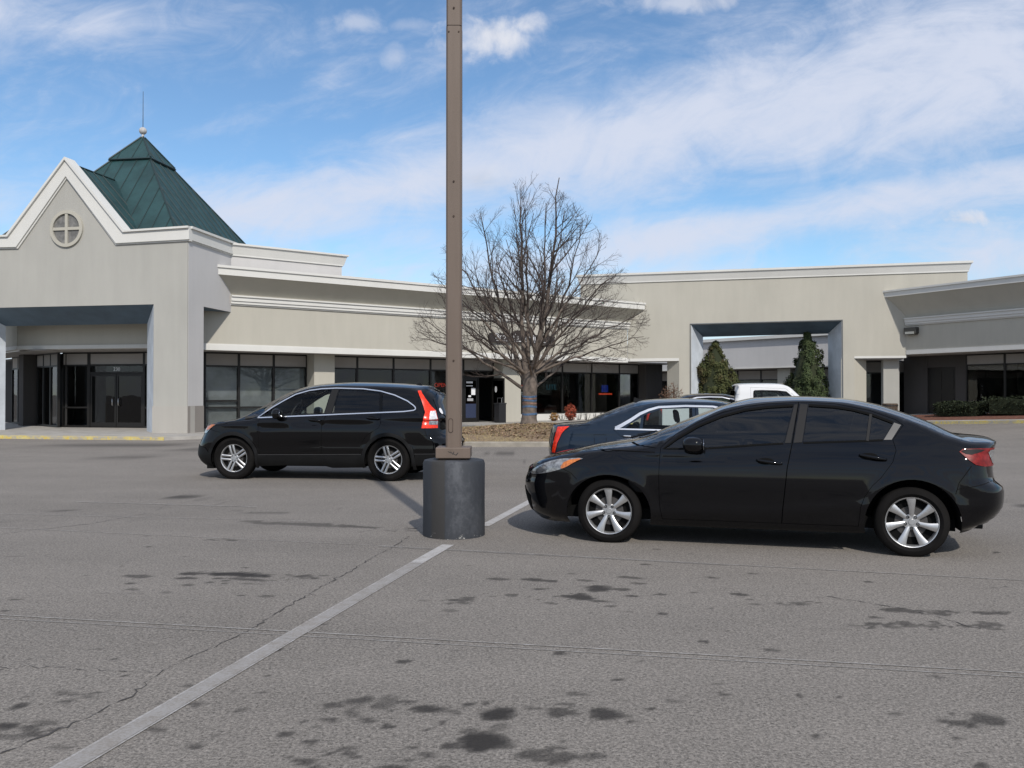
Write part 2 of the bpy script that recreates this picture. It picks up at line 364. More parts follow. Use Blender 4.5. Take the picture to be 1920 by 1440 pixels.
# upper wall behind, turning at 45 degrees
mb = MB(); mb.box(-0.2, 4.45, -0.5, 0.0, 5.6, 6.52, 0, FM); part(mb, 'rear_parapet_wall', M_WALL_LIT, tower)
mb = MB()
wallprism(mb, FM, [(0.02, 6.50), (4.50, 6.50), (4.50, 6.55), (0.02, 6.55)], 0.05, -0.5)
for (z0, z1, o0, o1) in ((6.55, 6.88, 0.05, 0.14), (6.88, 6.95, 0.19, 0.19)):
    c = [FM(0.0, -0.5, z0), FM(4.48 + o0, -0.5, z0), FM(4.48 + o0, o0, z0), FM(0.0, o0, z0), FM(0.0, -0.5, z1), FM(4.48 + o1, -0.5, z1), FM(4.48 + o1, o1, z1), FM(0.0, o1, z1)]
    mb.add(c, [(0, 3, 2, 1), (4, 5, 6, 7), (0, 1, 5, 4), (1, 2, 6, 5), (2, 3, 7, 6), (3, 0, 4, 7)])
part(mb, 'rear_cornice', M_TRIM, tower)
# round window
mb = MB(); ring = []
rw = MB(); c0 = (G, 7.08)
def circ(r, n=40): return [(c0[0] + r*math.cos(2*math.pi*k/n), c0[1] + r*math.sin(2*math.pi*k/n)) for k in range(n)]
a, b = circ(0.63), circ(0.52)
for k in range(40):
    j = (k+1) % 40
    vs = [FT(*(p[0], o, p[1])) for p, o in ((a[k], 0.0), (a[j], 0.0), (a[j], 0.07), (a[k], 0.07), (b[k], 0.0), (b[j], 0.0), (b[j], 0.07), (b[k], 0.07))]
    rw.add(vs, [(3, 2, 6, 7), (0, 3, 2, 1), (4, 5, 6, 7)])
rw.box(G - 0.05, G + 0.05, 0.0, 0.055, c0[1] - 0.52, c0[1] + 0.52, 0, FT); rw.box(G - 0.52, G + 0.52, 0.0, 0.052, c0[1] - 0.05, c0[1] + 0.05, 0, FT)
w = part(rw, 'round_window', M_WALL, tower)
pb = MB(); pb.add([FT(p[0], 0.006, p[1]) for p in circ(0.525)], [tuple(range(40))])
M_RWIN = mat('round_window_pane', (0.16, 0.155, 0.145), 0.5, var=0.3, vscale=5); pb.build('pane', M_RWIN, w)
# roof: gabled front, pyramid, raised cap with ball and rod
E1 = np.array([0.989, -0.147]); E2 = np.array([0.147, 0.989])
ac = np.array(FT(G, -4.2, 0)[:2]); ZA = 11.43; HB = 3.62; ZB = 6.72
def rp(a_, b_, z): q = ac + E1*a_ + E2*b_; return (q[0], q[1], z)
def pyr(mb, h0, z0, h1, z1):
    lo = [rp(h0*i, h0*j, z0) for i, j in ((-1, -1), (1, -1), (1, 1), (-1, 1))]; hi = [rp(h1*i, h1*j, z1) for i, j in ((-1, -1), (1, -1), (1, 1), (-1, 1))]
    mb.add(lo + hi, [(k, (k+1) % 4, 4 + (k+1) % 4, 4 + k) for k in range(4)] + [(3, 2, 1, 0), (4, 5, 6, 7)])
sl = (ZA - ZB)/HB
def seams(mb, h0, z0, h1, z1, step, r=0.022):
    """standing seams straight up each face, then the hip ridges"""
    for k, (n_, t_) in enumerate((((0, -1), (1, 0)), ((1, 0), (0, 1)), ((0, 1), (-1, 0)), ((-1, 0), (0, -1)))):
        q = -h0 + step*0.5
        while q < h0:
            top = max(h1, abs(q)); zt = z0 + (h0 - top)*(z1 - z0)/(h0 - h1)
            if h0 - top > 0.1:
                mb.tube([rp(n_[0]*h0 + t_[0]*q, n_[1]*h0 + t_[1]*q, z0 + r*0.6), rp(n_[0]*top + t_[0]*q, n_[1]*top + t_[1]*q, zt + r*0.6)], r, 4)
            q += step
    for i, j in ((-1, -1), (1, -1), (1, 1), (-1, 1)):
        mb.tube([rp(h0*i, h0*j, z0 + 0.01), rp(h1*i, h1*j, z1 + 0.01)], 0.04, 6)
hc = 0.76; zc = ZA - hc*sl
mb = MB(); pyr(mb, HB, ZB, hc*0.9, ZA - hc*0.9*sl)
for sg in (-1, 1):   # front gable roof running back into the pyramid
    mb.add([FT(G, -0.36, 9.36), FT(G + sg*2.32, -0.36, 6.80), FT(G + sg*2.32, -3.2, 6.80), FT(G, -3.2, 9.36)], [(0, 1, 2, 3)])
roof = part(mb, 'roof', M_ROOF, tower)
mb = MB(); seams(mb, HB, ZB, hc, zc, 0.52)
for sg in (-1, 1):
    for d in np.arange(0.8, 2.3, 0.5):
        mb.tube([FT(G, -d, 9.375), FT(G + sg*2.32, -d, 6.815)], 0.02, 4)
mb.tube([FT(G, -0.36, 9.37), FT(G, -2.5, 9.37)], 0.035, 6)
mb.build('roof_seams', M_SEAM, roof)
mb = MB(); pyr(mb, hc + 0.10, zc - 0.02, 0.03, ZA + 0.05); rc = mb.build('roof_cap', M_ROOF, roof)
mb = MB(); seams(mb, hc + 0.10, zc - 0.02, 0.04, ZA + 0.04, 0.62, 0.018)
for i in range(4):
    cs = [(-1, -1), (1, -1), (1, 1), (-1, 1)]; p, q = cs[i], cs[(i+1) % 4]; h = hc + 0.11
    mb.tube([rp(h*p[0], h*p[1], zc - 0.05), rp(h*q[0], h*q[1], zc - 0.05)], 0.045, 4)
mb.build('roof_cap_trim', M_SEAM, roof)
mb = MB()
prof = [(0.001, -0.145)] + [(0.145*math.cos(t), 0.145*math.sin(t)) for t in np.linspace(-1.35, 1.35, 12)] + [(0.001, 0.145)]
mb.lathe(prof, 24, org=(ac[0], ac[1], ZA + 0.30)); mb.lathe([(0.05, -0.32), (0.05, -0.12), (0.03, -0.1)], 12, org=(ac[0], ac[1], ZA + 0.30))
part(mb, 'roof_ball', M_WHITEBALL, tower, smooth=True)
mb = MB(); mb.tube([(ac[0], ac[1], ZA + 0.45), (ac[0], ac[1], ZA + 1.86)], [0.014, 0.008], 6); part(mb, 'lightning_rod', M_BLACKMETAL, tower)
# recessed entrance: inner fascia, ceilings, shop front with double door
mb = MB(); mb.box(0.80, 8.4, -2.5, -2.2, 3.22, 4.7, 0, FT)
part(mb, 'entrance_fascia', M_WALL, tower)
mb = MB(); mb.box(0.80, 8.42, -2.52, -2.16, 3.08, 3.22, 0, FT); part(mb, 'entrance_fascia_trim', M_TRIM, tower)
mb = MB(); mb.box(0.9, 8.6, -4.0, -2.52, 3.03, 3.08, 0, FT); mb.box(0.9, 8.8, -2.2, -0.41, 4.70, 4.76, 0, FT); part(mb, 'entrance_soffit', M_SOFFIT, tower)
OE = -3.65
for (a, b) in ((1.55, 2.75), (2.75, 4.05)): store_window(FT, OE, a, b, 0.12, 2.52, 3.03, tower, 0.85)
store_window(FT, OE, 6.45, 7.6, 0.12, 2.52, 3.03, tower, 0.85)
mb = MB(); mb.box(4.05, 4.11, OE - 0.05, OE + 0.05, 0.12, 3.03, 0, FT); mb.box(6.39, 6.45, OE - 0.05, OE + 0.05, 0.12, 3.03, 0, FT); mb.box(4.11, 6.39, OE - 0.05, OE + 0.05, 2.49, 2.55, 0, FT); mb.box(4.11, 6.39, OE - 0.047, OE + 0.047, 2.20, 2.26, 0, FT); mb.box(4.11, 6.39, OE - 0.047, OE + 0.047, 2.97, 3.03, 0, FT)
df = part(mb, 'door_frame', M_FRAME, tower)
MB().box(4.11, 6.39, OE - 0.02, OE + 0.02, 2.56, 2.96, 0, FT).build('transom_panel', M_PANEL, df)
MB().box(4.11, 6.39, OE - 0.006, OE + 0.006, 2.26, 2.49, 0, FT).build('pane', M_GLASS, df)
M_DOORGLASS = glass('door_glass', (0.10, 0.11, 0.11), 0.9, 0.01, 1.5)
for (a, b, hx) in ((4.12, 5.24, 5.12), (5.26, 6.38, 5.38)):
    mb = MB(); mb.box(a, a + 0.07, OE - 0.03, OE + 0.03, 0.13, 2.19, 0, FT); mb.box(b - 0.07, b, OE - 0.03, OE + 0.03, 0.13, 2.19, 0, FT); mb.box(a + 0.07, b - 0.07, OE - 0.03, OE + 0.03, 0.13, 0.3, 0, FT); mb.box(a + 0.07, b - 0.07, OE - 0.03, OE + 0.03, 2.09, 2.19, 0, FT)
    d = part(mb, 'door', M_FRAME, tower)
    MB().box(a + 0.06, b - 0.06, OE - 0.006, OE + 0.006, 0.28, 2.1, 0, FT).build('pane', M_DOORGLASS, d)
    MB().tube([FT(hx, OE + 0.04, 0.95), FT(hx, OE + 0.1, 0.98), FT(hx, OE + 0.1, 1.22), FT(hx, OE + 0.04, 1.25)], 0.018, 8).build('handle', mat('steel_handle', (0.5, 0.5, 0.5), 0.3, 0.9), d, smooth=True)
M_WHITEPRINT = mat('white_print', (0.7, 0.7, 0.7), 0.7)
tx = text_mesh('door_number', '230', 0.20, M_WHITEPRINT, tower, (0, 0, 0), (0, 0, 0), 0.002)
tx.matrix_parent_inverse = Matrix.Translation(-tower.location); tx.location = FT(5.40, OE + 0.012, 2.30); tx.rotation_euler = (R(90), 0, FT.ang + math.pi)
# left-hand wing of the entrance, receding
ML = (-0.70, 0.714); pL = FT(8.42, -2.2, 0)[:2]
def FL(s, o, z): n = (-0.714, -0.70); return (pL[0] + ML[0]*s + n[0]*o, pL[1] + ML[1]*s + n[1]*o, z)
mb = MB(); mb.box(0.0, 9.0, -0.3, 0.0, 3.22, 4.7, 0, FL); part(mb, 'wing_fascia', M_WALL, tower)
mb = MB(); mb.box(0.0, 9.0, -0.32, 0.035, 3.08, 3.22, 0, FL); part(mb, 'wing_fascia_trim', M_TRIM, tower)
mb = MB(); mb.box(-1.0, 9.0, -1.6, -0.32, 3.025, 3.075, 0, FL); part(mb, 'wing_soffit', M_SOFFIT, tower)
for (a, b) in ((0.0, 0.9), (0.9, 1.8), (1.8, 2.7), (3.6, 4.5), (4.5, 5.4), (5.4, 6.3)): store_window(FL, -1.45, a, b, 0.12, 2.5, 3.02, tower)
mb = MB(); mb.box(2.82, 3.48, -1.45, -0.95, -0.1, 3.02, 0, FL); part(mb, 'column', M_RECESS_SHADE, tower)
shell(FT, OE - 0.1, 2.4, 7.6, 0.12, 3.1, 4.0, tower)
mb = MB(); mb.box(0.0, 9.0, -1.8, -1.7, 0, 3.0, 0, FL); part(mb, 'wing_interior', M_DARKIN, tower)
# rooftop vent drum
vent = root_at('rooftop_vent', *FM(0.4, -3.0, 0)[:2], 6.0, 'dark round rooftop vent behind the tower parapet', 'vent')
mb = MB(); mb.lathe([(0.62, -0.4), (0.62, 1.18), (0.55, 1.3), (0.001, 1.32)], 24, org=(vent.location.x, vent.location.y, 6.0)); part(mb, 'drum', mat('vent_metal', (0.06, 0.065, 0.075), 0.6), vent, auto=40)
mb = MB()
for k in range(12):
    a = 2*math.pi*k/12; mb.box(-0.02, 0.02, 0.62, 0.64, 0.5, 1.2, 0, lambda x, y, z: (vent.location.x + x*math.cos(a) - y*math.sin(a), vent.location.y + x*math.sin(a) + y*math.cos(a), 6.0 + z))
part(mb, 'fins', M_CONC, vent)

# ---- storefront block (the diagonal one with the shop sign) ---------
store = root_at('store_building', *FM(10, -5, 0)[:2], 0, 'long beige shop block with deep white cornice and dark windows behind the bare tree', 'building')
mb = MB(); mb.box(-0.98, 20.24, -0.3, 0.0, 3.24, 5.06, 0, FM); part(mb, 'wall', M_WALL, store)
mb = MB(); mb.box(-0.98, 20.23, -0.33, 0.05, 3.0, 3.20, 0, FM); mb.box(-0.98, 20.23, -0.32, 0.025, 3.20, 3.24, 0, FM); part(mb, 'fascia_trim', M_TRIM, store)
def mould(mb, F, s0, s1, zb, ext=0.0):
    for (z0, z1, o) in ((0.0, 0.05, 0.05), (0.05, 0.15, 0.10), (0.15, 0.30, 0.14), (0.30, 0.355, 0.19)): mb.box(s0 - ext, s1, -0.02, o, zb + z0, zb + z1, 0, F)
mb = MB(); mould(mb, FM, 0.0, 20.3, 4.68); part(mb, 'moulding', M_TRIM, store)
def cove(F, a0, a1, b0, b1, root, zb=5.06, zt=5.68, o=0.64):
    mb = MB(); N = 7; rows = []
    for k in range(N + 1):
        q = k/N; oo = o*(q**1.25); zz = zb + (zt - zb)*q
        rows.append((F(a0 + (b0 - a0)*q, oo, zz), F(a1 + (b1 - a1)*q, oo, zz)))
    for k in range(N): mb.add([rows[k][0], rows[k][1], rows[k+1][1], rows[k+1][0]], [(0, 1, 2, 3)])
    return part(mb, 'cornice_cove', M_WALL, root)
cove(FM, -0.02, 20.3, -0.75, 21.2, store)
mb = MB(); mb.box(-0.74, 21.1, 0.40, 0.68, 5.68, 5.93, 0, FM); mb.box(-0.70, 21.1, 0.35, 0.73, 5.93, 6.02, 0, FM)
part(mb, 'cornice', M_TRIM, store)
mb = MB(); mb.box(-0.5, 21.0, -11, 0.42, 5.72, 5.80, 0, FM); part(mb, 'roof', M_ROOFFLAT, store)
mb = MB(); mb.box(-0.98, 24.4, -1.48, -0.33, 3.00, 3.05, 0, FM); part(mb, 'soffit', M_SOFFIT, store)
OM = -1.5; ZT, ZH = 2.47, 3.0
for (a, b, sec) in ((-0.48, 0.82, 1.12), (0.82, 2.21, None), (2.21, 3.6, None)):
    w = store_window(FM, OM, a, b, 0.1, ZT, ZH, store, 0.86, second=sec)
    MB().box(a + 0.05, b - 0.03, OM - 0.12, OM - 0.10, 0.16, ZT - 0.03, 0, FM).build('window_covering', M_BLIND, w)
for s0, s1 in ((3.62, 4.50), (12.93, 14.0)):
    mb = MB(); mb.box(s0, s1, OM, -0.75, -0.1, 2.995, 0, FM); part(mb, 'column', M_WALL, store)
for (a, b) in ((4.5, 5.85), (5.85, 7.58), (7.58, 9.45), (9.45, 11.2)): store_window(FM, OM, a, b, 0.1, ZT, ZH, store)
# doorway with one leaf standing open
mb = MB(); mb.box(11.2, 11.27, OM - 0.05, OM + 0.05, 0.1, ZH, 0, FM); mb.box(12.86, 12.93, OM - 0.05, OM + 0.05, 0.1, ZH, 0, FM); mb.box(11.27, 12.86, OM - 0.05, OM + 0.05, ZT - 0.03, ZT + 0.03, 0, FM); mb.box(11.27, 12.86, OM - 0.047, OM + 0.047, 2.15, 2.22, 0, FM); mb.box(12.03, 12.08, OM - 0.05, OM + 0.05, 0.1, 2.15, 0, FM)
dfr = part(mb, 'door_frame', M_FRAME, store)
MB().box(11.27, 12.86, OM - 0.02, OM + 0.03, ZT + 0.03, ZH - 0.02, 0, FM).build('transom_panel', M_PANEL, dfr); MB().box(11.27, 12.86, OM - 0.006, OM + 0.006, 2.22, ZT - 0.03, 0, FM).build('pane', M_GLASS, dfr)
def door_leaf(Fd, a, b, o, root, label=None):
    mb = MB(); mb.box(a, a + 0.08, o - 0.025, o + 0.025, 0.11, 2.14, 0, Fd); mb.box(b - 0.08, b, o - 0.025, o + 0.025, 0.11, 2.14, 0, Fd); mb.box(a + 0.08, b - 0.08, o - 0.025, o + 0.025, 0.11, 0.3, 0, Fd); mb.box(a + 0.08, b - 0.08, o - 0.025, o + 0.025, 2.02, 2.14, 0, Fd)
    d = part(mb, 'door', M_FRAME, root); MB().box(a + 0.07, b - 0.07, o - 0.006, o + 0.006, 0.28, 2.04, 0, Fd).build('pane', M_DOORGLASS, d)
    if label: d['label'] = label
    return d
d = door_leaf(FM, 11.28, 12.02, OM, store, 'closed glass door with notices')
M_PAPER = mat('white_paper', (0.75, 0.75, 0.76), 0.8); M_NOTE = mat('dark_print', (0.05, 0.05, 0.06), 0.8); M_BIN = mat('navy_panel', (0.02, 0.03, 0.07), 0.7)
def sticker(Fd, items, o, parent):
    for (nm, m_, s0, s1, z0, z1) in items: MB().box(s0, s1, o, o + 0.004, z0, z1, 0, Fd).build(nm, m_, parent)
sticker(FM, [('sticker', M_PAPER, 11.40, 11.76, 1.90, 1.98), ('sticker', M_PAPER, 11.40, 11.76, 1.76, 1.80), ('notice', M_PAPER, 11.68, 11.90, 1.36, 1.68), ('sticker', M_PAPER, 11.52, 11.66, 1.26, 1.34), ('sticker', mat('grey_print', (0.35, 0.35, 0.36), 0.8), 11.46, 11.78, 1.08, 1.20), ('poster', M_BIN, 11.36, 11.94, 0.3, 0.95)], OM + 0.008, d)
hx = FM(12.86, OM + 0.03, 0)[:2]; FD = frame(hx, (0.60, -0.80))
d2 = door_leaf(FD, 0.0, 0.95, 0.0, store, 'black glass door standing open')
MB().tube([FD(0.86, 0.03, 0.9), FD(0.86, 0.09, 0.93), FD(0.86, 0.09, 1.2), FD(0.86, 0.03, 1.23)], 0.015, 6).build('handle', MATS['steel_handle'], d2)
mb = MB(); mb.add([FD(0.30 + 0.09*math.cos(t), 0.012, 1.62 + 0.15*math.sin(t)) for t in np.linspace(0, 2*math.pi, 16, endpoint=False)], [tuple(range(16))]); mb.build('sticker', M_PAPER, d2)
# right-hand windows over a low sill wall
for (a, b, g) in ((14.0, 15.4, None), (15.4, 17.14, None), (17.14, 19.11, None), (19.11, 21.07, None), (21.07, 22.5, None)): store_window(FM, OM, a, b, 0.42, ZT, ZH, store)
mb = MB(); mb.box(14.0, 22.5, OM - 0.1, OM + 0.08, -0.1, 0.42, 0, FM); part(mb, 'sill_wall', M_TRIM, store)
mb = MB(); mb.box(22.5, 23.75, OM - 2.0, -0.9, -0.1, 2.995, 0, FM); part(mb, 'end_wall', M_RECESS_SHADE, store)
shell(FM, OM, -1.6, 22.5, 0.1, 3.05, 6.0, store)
# interior pieces glimpsed through the panes and neon signs hanging in them
def neon(name, label, body, size, s, z, colr, est):
    m_ = mat('neon_' + name, tuple(c*0.4 for c in colr), 0.5, emit=colr, estr=est)
    o = text_mesh(name, body, size, m_, None, FM(s, OM - 0.06, z), (R(90), 0, FM.ang), 0.006); return tag(o, label, 'neon sign')
neon('open_sign', 'red lit OPEN sign in the window beside the lamp post', 'OPEN', 0.26, 9.72, 1.72, (1.0, 0.06, 0.02), 0.4)
neon('window_sign', 'faint teal lettered sign in the dark window right of the tree trunk', 'LITE', 0.36, 16.2, 1.62, (0.02, 0.10, 0.13), 0.55)
ns = root_at('neon_beer_sign', *FM(20.1, OM - 0.08, 0)[:2], 1.3, 'small blue and red neon sign in the fourth window right of the column', 'neon sign')
mb = MB()
for k in range(3): mb.box(19.92 + k*0.16, 20.04 + k*0.16, OM - 0.09, OM - 0.06, 1.50, 1.86, 0, FM)
part(mb, 'blue_tubes', mat('neon_blue', (0.01, 0.03, 0.2), 0.5, emit=(0.03, 0.10, 0.9), estr=0.16), ns)
mb = MB(); mb.box(19.72, 20.66, OM - 0.09, OM - 0.06, 1.36, 1.44, 0, FM); part(mb, 'red_bar', mat('neon_red', (0.4, 0.03, 0.01), 0.5, emit=(1.0, 0.10, 0.03), estr=0.5), ns)
ps = root_at('window_poster', *FM(14.7, OM - 0.1, 0)[:2], 1.2, 'window poster with red lettered triangle left of the tree trunk', 'poster')
mb = MB(); mb.add([FM(14.3, OM - 0.07, 1.62), FM(15.15, OM - 0.07, 1.62), FM(14.72, OM - 0.07, 2.08)], [(0, 1, 2)]); mb.box(14.15, 15.3, OM - 0.09, OM - 0.075, 1.30, 1.52, 0, FM); part(mb, 'panel', mat('poster_grey', (0.12, 0.12, 0.12), 0.7), ps)
mb = MB(); mb.box(14.42, 15.05, OM - 0.066, OM - 0.06, 1.68, 1.84, 0, FM); part(mb, 'red_lettering', mat('poster_red_glow', (0.5, 0.03, 0.02), 0.6, emit=(0.9, 0.04, 0.02), estr=0.35), ps)  # red lettering given a glow of its own
mb = MB(); mb.box(14.2, 15.25, OM - 0.072, OM - 0.066, 1.38, 1.41, 0, FM); mb.box(14.2, 15.25, OM - 0.072, OM - 0.066, 1.46, 1.49, 0, FM); part(mb, 'print_lines', M_PAPER, ps)
# shop sign
sg = root_at('shop_sign', *FM(13.4, 0.1, 0)[:2], 3.7, 'dark shop sign board with white lettering half hidden behind the bare tree', 'sign')
mb = MB(); wallprism(mb, FM, [(11.58, 3.74), (15.30, 3.74), (15.34, 3.80), (15.34, 4.10), (15.30, 4.15), (14.2, 4.15), (13.9, 4.32), (13.1, 4.32), (12.8, 4.15), (11.66, 4.15), (11.56, 4.02)], 0.14, 0.0); part(mb, 'board', mat('sign_dark', (0.028, 0.022, 0.020), 0.6, var=0.2), sg)
for (nm, body, size, s, z, sx) in (('lettering', "Brown's Family", 0.36, 11.86, 3.89, 1.14),):
    t_ = text_mesh(nm, body, size, M_WHITEPRINT, sg, (0, 0, 0), (0, 0, 0), 0.004, sx=sx); t_.matrix_parent_inverse = Matrix.Translation(-sg.location); t_.location = FM(s, 0.145, z); t_.rotation_euler = (R(90), 0, FM.ang)
mb = MB(); s = 11.95
while s < 15.1:
    L = random.uniform(0.07, 0.2); mb.box(s, s + L, 0.14, 0.146, 3.80, 3.835, 0, FM); s += L + random.uniform(0.03, 0.08)
part(mb, 'small_print', M_WHITEPRINT, sg)
# litter bin at the shop door
lb = root_at('litter_bin', *FM(12.25, 0.0, 0)[:2], 0.1, 'tall dark litter bin beside the open shop door', 'bin')
q = lb.location
def FB(x, y, z): return FM(12.25 + x, 0.0 + y, 0.1 + z)
mb = MB(); mb.box(-0.19, 0.19, -0.19, 0.19, 0, 0.84, 0, FB); mb.box(-0.21, 0.21, -0.21, 0.21, 0.84, 0.90, 0, FB)
for k in range(9): mb.box(-0.17 + k*0.04, -0.15 + k*0.04, 0.19, 0.20, 0.05, 0.80, 0, FB)
part(mb, 'body', mat('bin_dark', (0.018, 0.018, 0.020), 0.5), lb)
mb = MB(); mb.tube([FB(-0.15, 0, 0.90), FB(-0.15, 0, 1.12), FB(0.15, 0, 1.12), FB(0.15, 0, 0.90)], 0.018, 6); part(mb, 'hoop', M_BLACKMETAL, lb)

# ---- gateway block with the big opening ------------------------------
gate = root_at('gateway_building', *FA(6.7, -0.6, 0)[:2], 0, 'flat topped beige gateway block with large slate blue framed opening', 'building')
mb = MB()
wallprism(mb, FA, [(0.0, 3.20), (0, 5.8), (-2.44, 5.8), (-2.44, 7.12), (15.70, 7.12), (15.70, 5.8), (13.09, 5.8), (13.09, 3.20), (10.79, 3.20), (10.79, -0.3), (10.23, -0.3), (10.23, 4.90), (3.17, 4.86), (3.17, -0.3), (2.57, -0.3), (2.57, 3.20)], 0.0, -1.2)
part(mb, 'wall', M_WALL, gate)
mb = MB(); mb.box(0.02, 2.57, -1.18, 0.012, 3.06, 3.2, 0, FA); part(mb, 'fascia_trim', M_TRIM, gate); mb = MB(); mb.box(10.79, 13.07, -1.18, 0.012, 3.10, 3.2, 0, FA); part(mb, 'fascia_trim', M_TRIM, gate)
mb = MB()
for (z0, z1, o0, o1) in ((7.06, 7.12, 0.05, 0.05), (7.12, 7.44, 0.05, 0.15), (7.44, 7.54, 0.20, 0.20)):
    c = [FA(-2.44 - o0, -1.2, z0), FA(15.70 + o0, -1.2, z0), FA(15.70 + o0, o0, z0), FA(-2.44 - o0, o0, z0), FA(-2.44 - o1, -1.2, z1), FA(15.70 + o1, -1.2, z1), FA(15.70 + o1, o1, z1), FA(-2.44 - o1, o1, z1)]
    mb.add(c, [(0, 3, 2, 1), (4, 5, 6, 7), (0, 1, 5, 4), (1, 2, 6, 5), (2, 3, 7, 6), (3, 0, 4, 7)])
part(mb, 'cornice', M_TRIM, gate)
mb = MB()
mb.add([FA(3.17 + e, -0.002, -0.2), FA(3.17 + e, -0.002, 4.86), FA(3.70, -1.22, 4.32), FA(3.70, -1.22, -0.2)], [(0, 1, 2, 3)])
mb.add([FA(3.70, -1.22, -0.2), FA(3.70, -1.22, 4.32), FA(3.1, -1.22, 4.32), FA(3.1, -1.22, -0.2)], [(0, 1, 2, 3)]); part(mb, 'opening_jamb', M_PALEBLUE, gate); mb = MB()
mb.add([FA(10.23 - e, -0.002, -0.2), FA(10.23 - e, -0.002, 4.90), FA(9.73, -1.22, 4.38), FA(9.73, -1.22, -0.2)], [(0, 1, 2, 3)])
mb.add([FA(9.73, -1.22, -0.2), FA(9.73, -1.22, 4.38), FA(10.3, -1.22, 4.38), FA(10.3, -1.22, -0.2)], [(0, 1, 2, 3)])
part(mb, 'opening_jamb', M_PALEBLUE, gate)
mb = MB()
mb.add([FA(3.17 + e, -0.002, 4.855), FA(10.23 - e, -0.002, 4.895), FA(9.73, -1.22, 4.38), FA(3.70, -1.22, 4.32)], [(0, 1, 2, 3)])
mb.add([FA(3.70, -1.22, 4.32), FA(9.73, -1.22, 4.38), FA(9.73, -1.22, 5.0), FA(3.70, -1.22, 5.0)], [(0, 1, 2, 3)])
part(mb, 'opening_soffit', M_BLUE_SHADE, gate)
mb = MB(); mb.tube([FA(3.13, 0.012, -0.1), FA(3.13, 0.012, 4.90), FA(10.27, 0.012, 4.94), FA(10.27, 0.012, -0.1)], 0.03, 4); part(mb, 'opening_trim', mat('opening_trim_grey', (0.13, 0.14, 0.15), 0.6), gate)
# piers turned to the neighbouring blocks
mb = MB(); a = FA(2.57, -0.01, 0); b = FA(3.1, -0.01, 0); n2 = (-0.597, 0.802)
poly = [(a[0], a[1]), (b[0], b[1]), (b[0] + n2[0]*0.8, b[1] + n2[1]*0.8), (a[0] + n2[0]*0.8, a[1] + n2[1]*0.8)]
mb.prism(poly, lambda x, y: (x, y, -0.3), lambda x, y: (x, y, 3.06)); part(mb, 'pier', M_WALL, gate); mb = MB()
a = FA(10.79, -0.01, 0); b = FA(10.2, -0.01, 0); n3 = (0.872, 0.49)
poly = [(a[0], a[1]), (b[0], b[1]), (b[0] + n3[0]*0.85, b[1] + n3[1]*0.85), (a[0] + n3[0]*0.85, a[1] + n3[1]*0.85)]
mb.prism(poly, lambda x, y: (x, y, -0.3), lambda x, y: (x, y, 3.10)); part(mb, 'pier', M_WALL, gate)
mb = MB(); mb.box(12.15, 12.85, -1.2, -0.5, -0.2, 3.098, 0, FA); part(mb, 'column', M_WALLG, gate)
mb = MB(); mb.box(10.6, 12.95, -4.5, -0.05, 3.05, 3.098, 0, FA); part(mb, 'soffit', M_SOFFIT, gate)
for (a, b) in ((11.2, 12.4), (12.4, 13.6), (13.6, 14.8)): store_window(FA, -2.6, a, b, 0.25, 2.45, 3.05, gate)
mb = MB(); mb.box(10.8, 16.0, -4.6, -4.5, 0, 3.1, 0, FA); part(mb, 'interior', M_DARKIN, gate)
mb = MB(); mb.box(11.0, 16.0, -9, -0.4, 5.9, 6.0, 0, FA); part(mb, 'roof', M_ROOFFLAT, gate)

# ---- right-hand wing --------------------------------------------------
wing = root_at('side_wing_building', *FW(5, -4, 0)[:2], 0.2, 'shaded beige wing coming forward at the right edge with overhanging white cornice', 'building')
mb = MB(); mb.box(0.0, 16, -0.3, 0.0, 3.46, 4.98, 0, FW); part(mb, 'wall', M_WALL, wing)
mb = MB(); mb.box(0.0, 16, -0.33, 0.03, 3.26, 3.46, 0, FW); part(mb, 'fascia_trim', M_TRIM, wing)
mb = MB(); mould(mb, FW, 0.0, 16, 4.60); part(mb, 'moulding', M_TRIM, wing)
cove(FW, -0.02, 16, -1.3, 16, wing, 4.97, 5.97)
mb = MB(); mb.box(-1.25, 16, 0.40, 0.68, 5.97, 6.20, 0, FW); mb.box(-1.2, 16, 0.35, 0.73, 6.20, 6.28, 0, FW)
part(mb, 'cornice', M_TRIM, wing)
mb = MB(); mb.box(-0.5, 16, -10, 0.42, 6.0, 6.08, 0, FW); part(mb, 'roof', M_ROOFFLAT, wing)
mb = MB(); mb.box(-1.0, 16, -1.6, -0.33, 3.215, 3.26, 0, FW); part(mb, 'soffit', M_SOFFIT, wing)
OW = -1.5
mb = MB(); mb.box(-1.2, 0.06, OW - 0.3, OW + 0.05, 0.0, 3.21, 0, FW); mb.box(1.48, 1.98, OW - 0.3, OW + 0.05, 0.0, 3.21, 0, FW); mb.box(0.06, 1.48, OW - 0.3, OW + 0.03, 2.66, 3.21, 0, FW); part(mb, 'recessed_wall', M_RECESS_SHADE, wing)
mb = MB(); mb.box(0.06, 1.48, OW - 0.08, OW - 0.02, 0.45, 2.66, 0, FW)
for (a, b, z0, z1) in ((0.18, 0.74, 1.6, 2.5), (0.8, 1.36, 1.6, 2.5), (0.18, 0.74, 0.6, 1.45), (0.8, 1.36, 0.6, 1.45)): mb.box(a, b, OW - 0.02, OW - 0.005, z0, z1, 0, FW)
part(mb, 'door', M_FRAME, wing)
mb = MB(); mb.box(0.0, 1.6, OW - 0.02, OW + 0.35, 0.2, 0.44, 0, FW); part(mb, 'door_step', M_CONC, wing)
for (a, b) in ((1.98, 3.76), (3.76, 5.5), (5.5, 7.3), (7.3, 9.0), (9.0, 10.8), (10.8, 12.6), (12.6, 14.4)): store_window(FW, OW, a, b, 0.5, 2.72, 3.21, wing)
